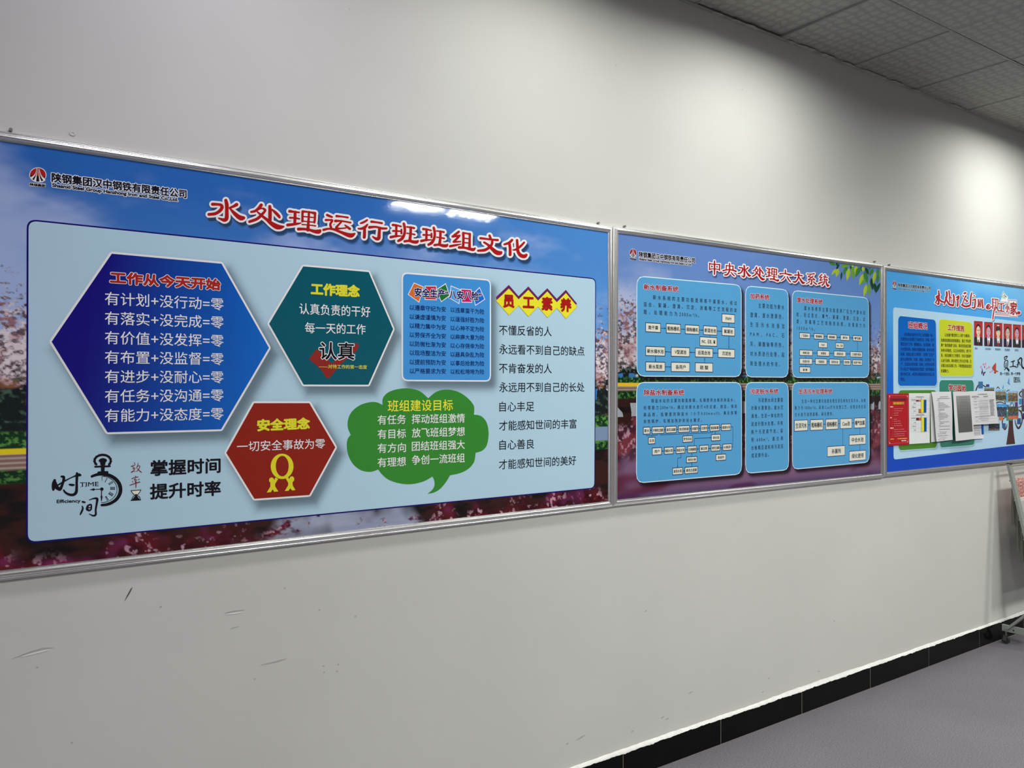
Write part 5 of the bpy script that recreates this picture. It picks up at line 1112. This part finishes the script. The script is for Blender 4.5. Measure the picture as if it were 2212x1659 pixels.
def pr_chart(pr):
    mar, brn, ye, bu = C(92, 12, 44), C(158, 98, 38), C(200, 190, 40), C(0, 66, 132)
    scrib(pr, D7, 850, 1055, 322, 322, 16, G1, 1); scrib(pr, D7, 858, 1065, 782, 780, 16, G1, 2); scrib(pr, D7, 955, 1005, 374, 374, 12, G1, 3); scrib(pr, D7, 960, 1010, 828, 828, 12, G1, 4)
    for y in (350, 395, 437, 537, 635, 742, 800, 850, 925, 1022, 1120, 1218): pr.line(D7, [(720, y), (1200, y-6)], 3, G2, 0)
    for x in (722, 785, 850, 915, 985, 1045, 1115, 1160, 1200): pr.line(D7, [(x, 350), (x, 742)], 3, G2, 0); pr.line(D7, [(x, 800), (x+4, 1218)], 3, G2, 0)
    for (x0, y0, x1, y1, c) in [(853, 402, 918, 438, mar), (918, 402, 982, 436, brn), (982, 400, 1048, 730, ye), (1045, 398, 1118, 722, bu), (920, 635, 982, 732, brn), (857, 858, 922, 925, mar), (922, 858, 990, 920, brn), (990, 856, 1056, 1212, ye), (1056, 854, 1125, 1206, bu)]: pr.pp(D7, [(x0, y0), (x1, y0), (x1, y1), (x0, y1)], c, 1)
    for k, (x, y) in enumerate([(795, 492), (795, 588), (795, 685), (800, 980), (800, 1075), (800, 1170), (735, 397), (795, 397), (735, 868), (795, 868), (750, 580), (750, 1072)]): scrib(pr, D7, x, x+48, y, y, 15, G1, 10+k, 1.5)
def pr_text(pr):
    for k, (x0, x1, y) in enumerate([(245, 455, 320), (178, 495, 365), (160, 235, 408), (205, 235, 445), (190, 340, 478), (190, 385, 515), (190, 438, 548), (190, 490, 582), (188, 358, 628), (190, 352, 662), (205, 242, 706), (200, 372, 740), (195, 428, 775), (185, 465, 812), (205, 428, 848), (210, 342, 888), (205, 245, 935), (228, 472, 960), (218, 342, 1000), (215, 252, 1042), (218, 500, 1070), (228, 245, 1118), (222, 508, 1150), (218, 235, 1195), (235, 415, 1222)]): scrib(pr, D8, x0, x1, y+4, y-5, 11, G1, k)
    ik = C(60, 60, 66)
    for k, (x0, x1, y) in enumerate([(170, 385, 1272), (180, 440, 1325), (235, 425, 1375), (185, 355, 1422)]):
        r = random.Random(k); x = x0
        while x < x1: pr.stroke(D8, [(x, y+r.uniform(-10, 10)-(x-x0)*.06, 5), (x+r.uniform(4, 14), y+r.uniform(-16, 10)-(x-x0)*.06, 6), (x+r.uniform(8, 18), y+r.uniform(-10, 12)-(x-x0)*.06, 4)], ik, 0, 0, 0, 0, 2); x += r.uniform(14, 30)
def pr_grey(pr):
    Q_ = [(638, 300), (998, 285), (1057, 1205), (682, 1235)]
    n = 12
    for i in range(n):
        a, b = i/n, (i+1)/n; g = 112-46*min(1, a*1.6); e = lambda t, l, r_: (l[0]+(r_[0]-l[0])*t, l[1]+(r_[1]-l[1])*t)
        for m_ in range(8):
            u0, u1 = m_/8, (m_+1)/8; A_, B_, C_, D_ = e(a, Q_[0], Q_[3]), e(a, Q_[1], Q_[2]), e(b, Q_[1], Q_[2]), e(b, Q_[0], Q_[3])
            pr.pp(D8, [e(u0, A_, B_), e(u1, A_, B_), e(u1, D_, C_), e(u0, D_, C_)], C(g, g, g, .55), 0)
    for k, y in enumerate([340, 385, 440, 470, 505, 540, 580, 640, 720]): scrib(pr, D8, 715+k*3, 925+k*8, y+3, y-4, 8, C(88, 88, 90, .6), k, 1)
def pr_table(pr):
    scrib(pr, D8, 1222, 1460, 256, 252, 16, G1, 1); scrib(pr, D8, 1065, 1245, 322, 316, 20, G1, 2); scrib(pr, D8, 1362, 1480, 315, 306, 18, G1, 3)
    for k, (y, y2) in enumerate([(286, 280), (352, 345), (402, 395), (440, 436), (500, 492), (585, 575), (760, 742), (885, 868), (970, 940)]): pr.line(D8, [(1072+k*5, y), (1620+k*7, y2)], 3, G2, 0)
    r = random.Random(8)
    for k in range(34):
        y = 410+k*15
        if r.random() < .75: scrib(pr, D8, 1210+r.uniform(0, 60), 1480, y, y-6, 8, C(150, 150, 152, .62), k+30, .3)
    for k in range(24): y = 395+k*17; scrib(pr, D8, 1512+k*.8, 1618+r.uniform(-10, 24), y, y-10, 8, C(82, 82, 86), k+90, .6)
    for k, y in enumerate([372, 445, 525, 610, 705, 835, 935]): scrib(pr, D8, 1110+k*4, 1180+k*4, y, y-2, 9, G1, k+150, .6)
    scrib(pr, D8, 1135, 1650, 832, 790, 9, G1, 160, .6); scrib(pr, D8, 1270, 1460, 928, 918, 9, G1, 161, .6)
def pr_blue(pr):
    pr.pp(D8, [(1325, 1000), (1385, 1000), (1390, 1280), (1338, 1282)], C(0, 66, 140), 1)
    for k, y in enumerate([1060, 1085, 1115, 1140, 1175, 1200, 1235, 1262, 1295]): scrib(pr, D8, 1130, 1310, y, y-10, 10, G2, k); pr.line(D8, [(1125, y+10), (1320, y-2)], 2, G2, 0)
flat_ = lambda u, v: .0006*math.sin(3*u+2*v)
sheet('red printed notice with yellow heading taped at the left edge', D7, [(130, 240), (686, 232), (692, 1545), (135, 1578)], C(140, 16, 26, .6), flat_, pr_red)
sheet('white chart sheet with maroon, yellow and blue columns beside the red notice', D7, [(686, 230), (1222, 228), (1222, 1502), (692, 1532)], C(178, 182, 182, .60), flat_, pr_chart)
sheet('plain sheet mostly hidden behind the handwritten question sheet', D8, [(40, 225), (560, 205), (600, 1425), (62, 1482)], C(168, 170, 168, .60), flat_, lambda pr: scrib(pr, D8, 55, 90, 800, 798, 6, G2, 1), .0008)
sheet('crooked white question sheet with handwriting along its foot', D8, [(52, 195), (552, 190), (592, 1420), (152, 1468)], PWH, lambda u, v: .003+.010*v*(1-.6*u)+.003*math.sin(5*v), pr_text, .003)
sheet('white sheet with a narrow blue column showing below the table sheet', D8, [(1030, 880), (1385, 880), (1402, 1388), (1050, 1408)], C(180, 180, 184, .62), lambda u, v: .001+.002*v, pr_blue, .0005)
sheet('white table sheet with dense grey print, rightmost of the sheets', D8, [(1010, 180), (1670, 172), (1732, 1000), (1050, 1040)], PWH, lambda u, v: .003+.007*v, pr_table, .004)
sheet('white sheet printed with a large dark grey rectangle', D8, [(575, 190), (1045, 186), (1112, 1398), (612, 1450)], PWH, lambda u, v: .004+.008*v*(1-.5*u)+.002*math.sin(4*u), pr_grey, .008)

# ---------------------------------------------------------------- newspaper rack standing at the wall, cut by the right edge of the photograph
s0, _z = W(2167, 1360, .05)
RK = empty('newspaper_rack', (s0, 0, 0)); tag(RK, 'pale green enamelled metal newspaper rack on casters against the wall', 'newspaper rack')
RW = .80; ZT = 1.145; EB = .085
def epost(z): return EB+.225*(ZT-z)
for k in range(2):
    x = RW*k
    b = MB(); b.bar((x, -epost(ZT), ZT), (x, -epost(.13), .13), .016, .040, (1, 0, 0)); b.build('upright', M['rack'], RK)
    b = MB(); b.box((x-.008, -.62, .078), (x+.008, -.045, .120), .002); b.build('foot', M['rack'], RK)
    b = MB(); b.bar((x+.001, -.080, .100), (x+.001, -epost(.30)+.005, .300), .014, .046, (1, 0, 0)); b.build('brace', M['rack'], RK)
    b = MB(); b.tube((x-.009, -.115, .096), (x+.009, -.115, .096), .005, 8); b.build('bolt', M['dark'], RK)
    b = MB(); b.tube((x-.0095, -epost(ZT-.028), ZT-.028), (x+.0095, -epost(ZT-.028), ZT-.028), .005, 8); b.build('bolt', M['dark'], RK)
    b = MB(); b.bar((x, -epost(ZT)+.012, ZT+.003), (x, -epost(ZT)-.016, ZT+.003), .022, .006); b.build('end_cap', M['rubber'], RK)
    for y in (-.066, -.59):
        c = MB(); c.tube((x, y, .080), (x, y, .052), .007, 8); c.bar((x-.013, y, .055), (x-.013, y+.003, .020), .002, .020); c.bar((x+.013, y, .055), (x+.013, y+.003, .020), .002, .020)
        cc = c.build('caster', M['steel'], RK); wv = MB(); wv.tube((x-.011, y, .0225), (x+.011, y, .0225), .022, 20); wv.build('wheel', M['rubber'], cc, smooth=False)
b = MB(); b.tube((0, -epost(ZT-.012), ZT-.012), (RW, -epost(ZT-.012), ZT-.012), .006, 10); b.build('top_rod', M['rack'], RK)
b = MB(); b.bar((.008, -.60, .10), (RW-.008, -.60, .10), .02, .03); b.build('cross_bar', M['rack'], RK)
rodz = [1.04, .92, .80, .68]
M['news'] = noisy(mat('newsprint', rough=.85, spec=.1), (.40, .40, .37), (.58, .58, .54), 260, 3, .35, .65)
M['news_red'] = noisy(mat('newsprint_red', rough=.85, spec=.1), (.45, .12, .10), (.55, .45, .40), 90, 3, .45, .6)
for k, z in enumerate(rodz):
    e = epost(z)-.012; b = MB(); b.tube((-.012, -e, z), (RW+.012, -e, z), .006, 10); b.build('rod', M['rack'], RK)
    L = [.30, .34, .30, .26][k]
    t = empty('newspaper', (s0+.035, -e, z))
    tag(t, ['newspapers with red front page on the top rod of the rack', 'stack of newspapers on the second rod of the rack', 'stack of newspapers on the third rod of the rack', 'newspapers hanging from the lowest rod of the rack'][k], 'newspaper', 'newspapers hanging on the rack')
    r = random.Random(k)
    for j in range(4):
        o_ = .0065+.0018*j; l1 = L-r.uniform(0, .012); vs = []; fs = []; nx = 8
        prof = [(o_+.002, -l1), (o_+.001, -l1*.5), (o_, -.01), (o_*.6, o_*.75), (0, o_), (-o_*.6, o_*.75), (-o_, -.01), (-o_-.001, -l1*.5), (-o_-.002, -l1+.01)]
        for (yy, zz) in prof:
            for i in range(nx+1): vs.append(((RW-.09)*i/nx+r.uniform(0, .002)*(i in (0, nx)), -yy+.0006*math.sin(i*1.3+k), zz))
        fs = [(a*(nx+1)+i, a*(nx+1)+i+1, (a+1)*(nx+1)+i+1, (a+1)*(nx+1)+i) for a in range(len(prof)-1) for i in range(nx)]
        mesh_obj('page', vs, fs, M['news_red'] if (k == 0 and j == 3) else M['news'], t)

# ---------------------------------------------------------------- make all printed matter
build_glyphs()
for p in ALLPB: p.finish()
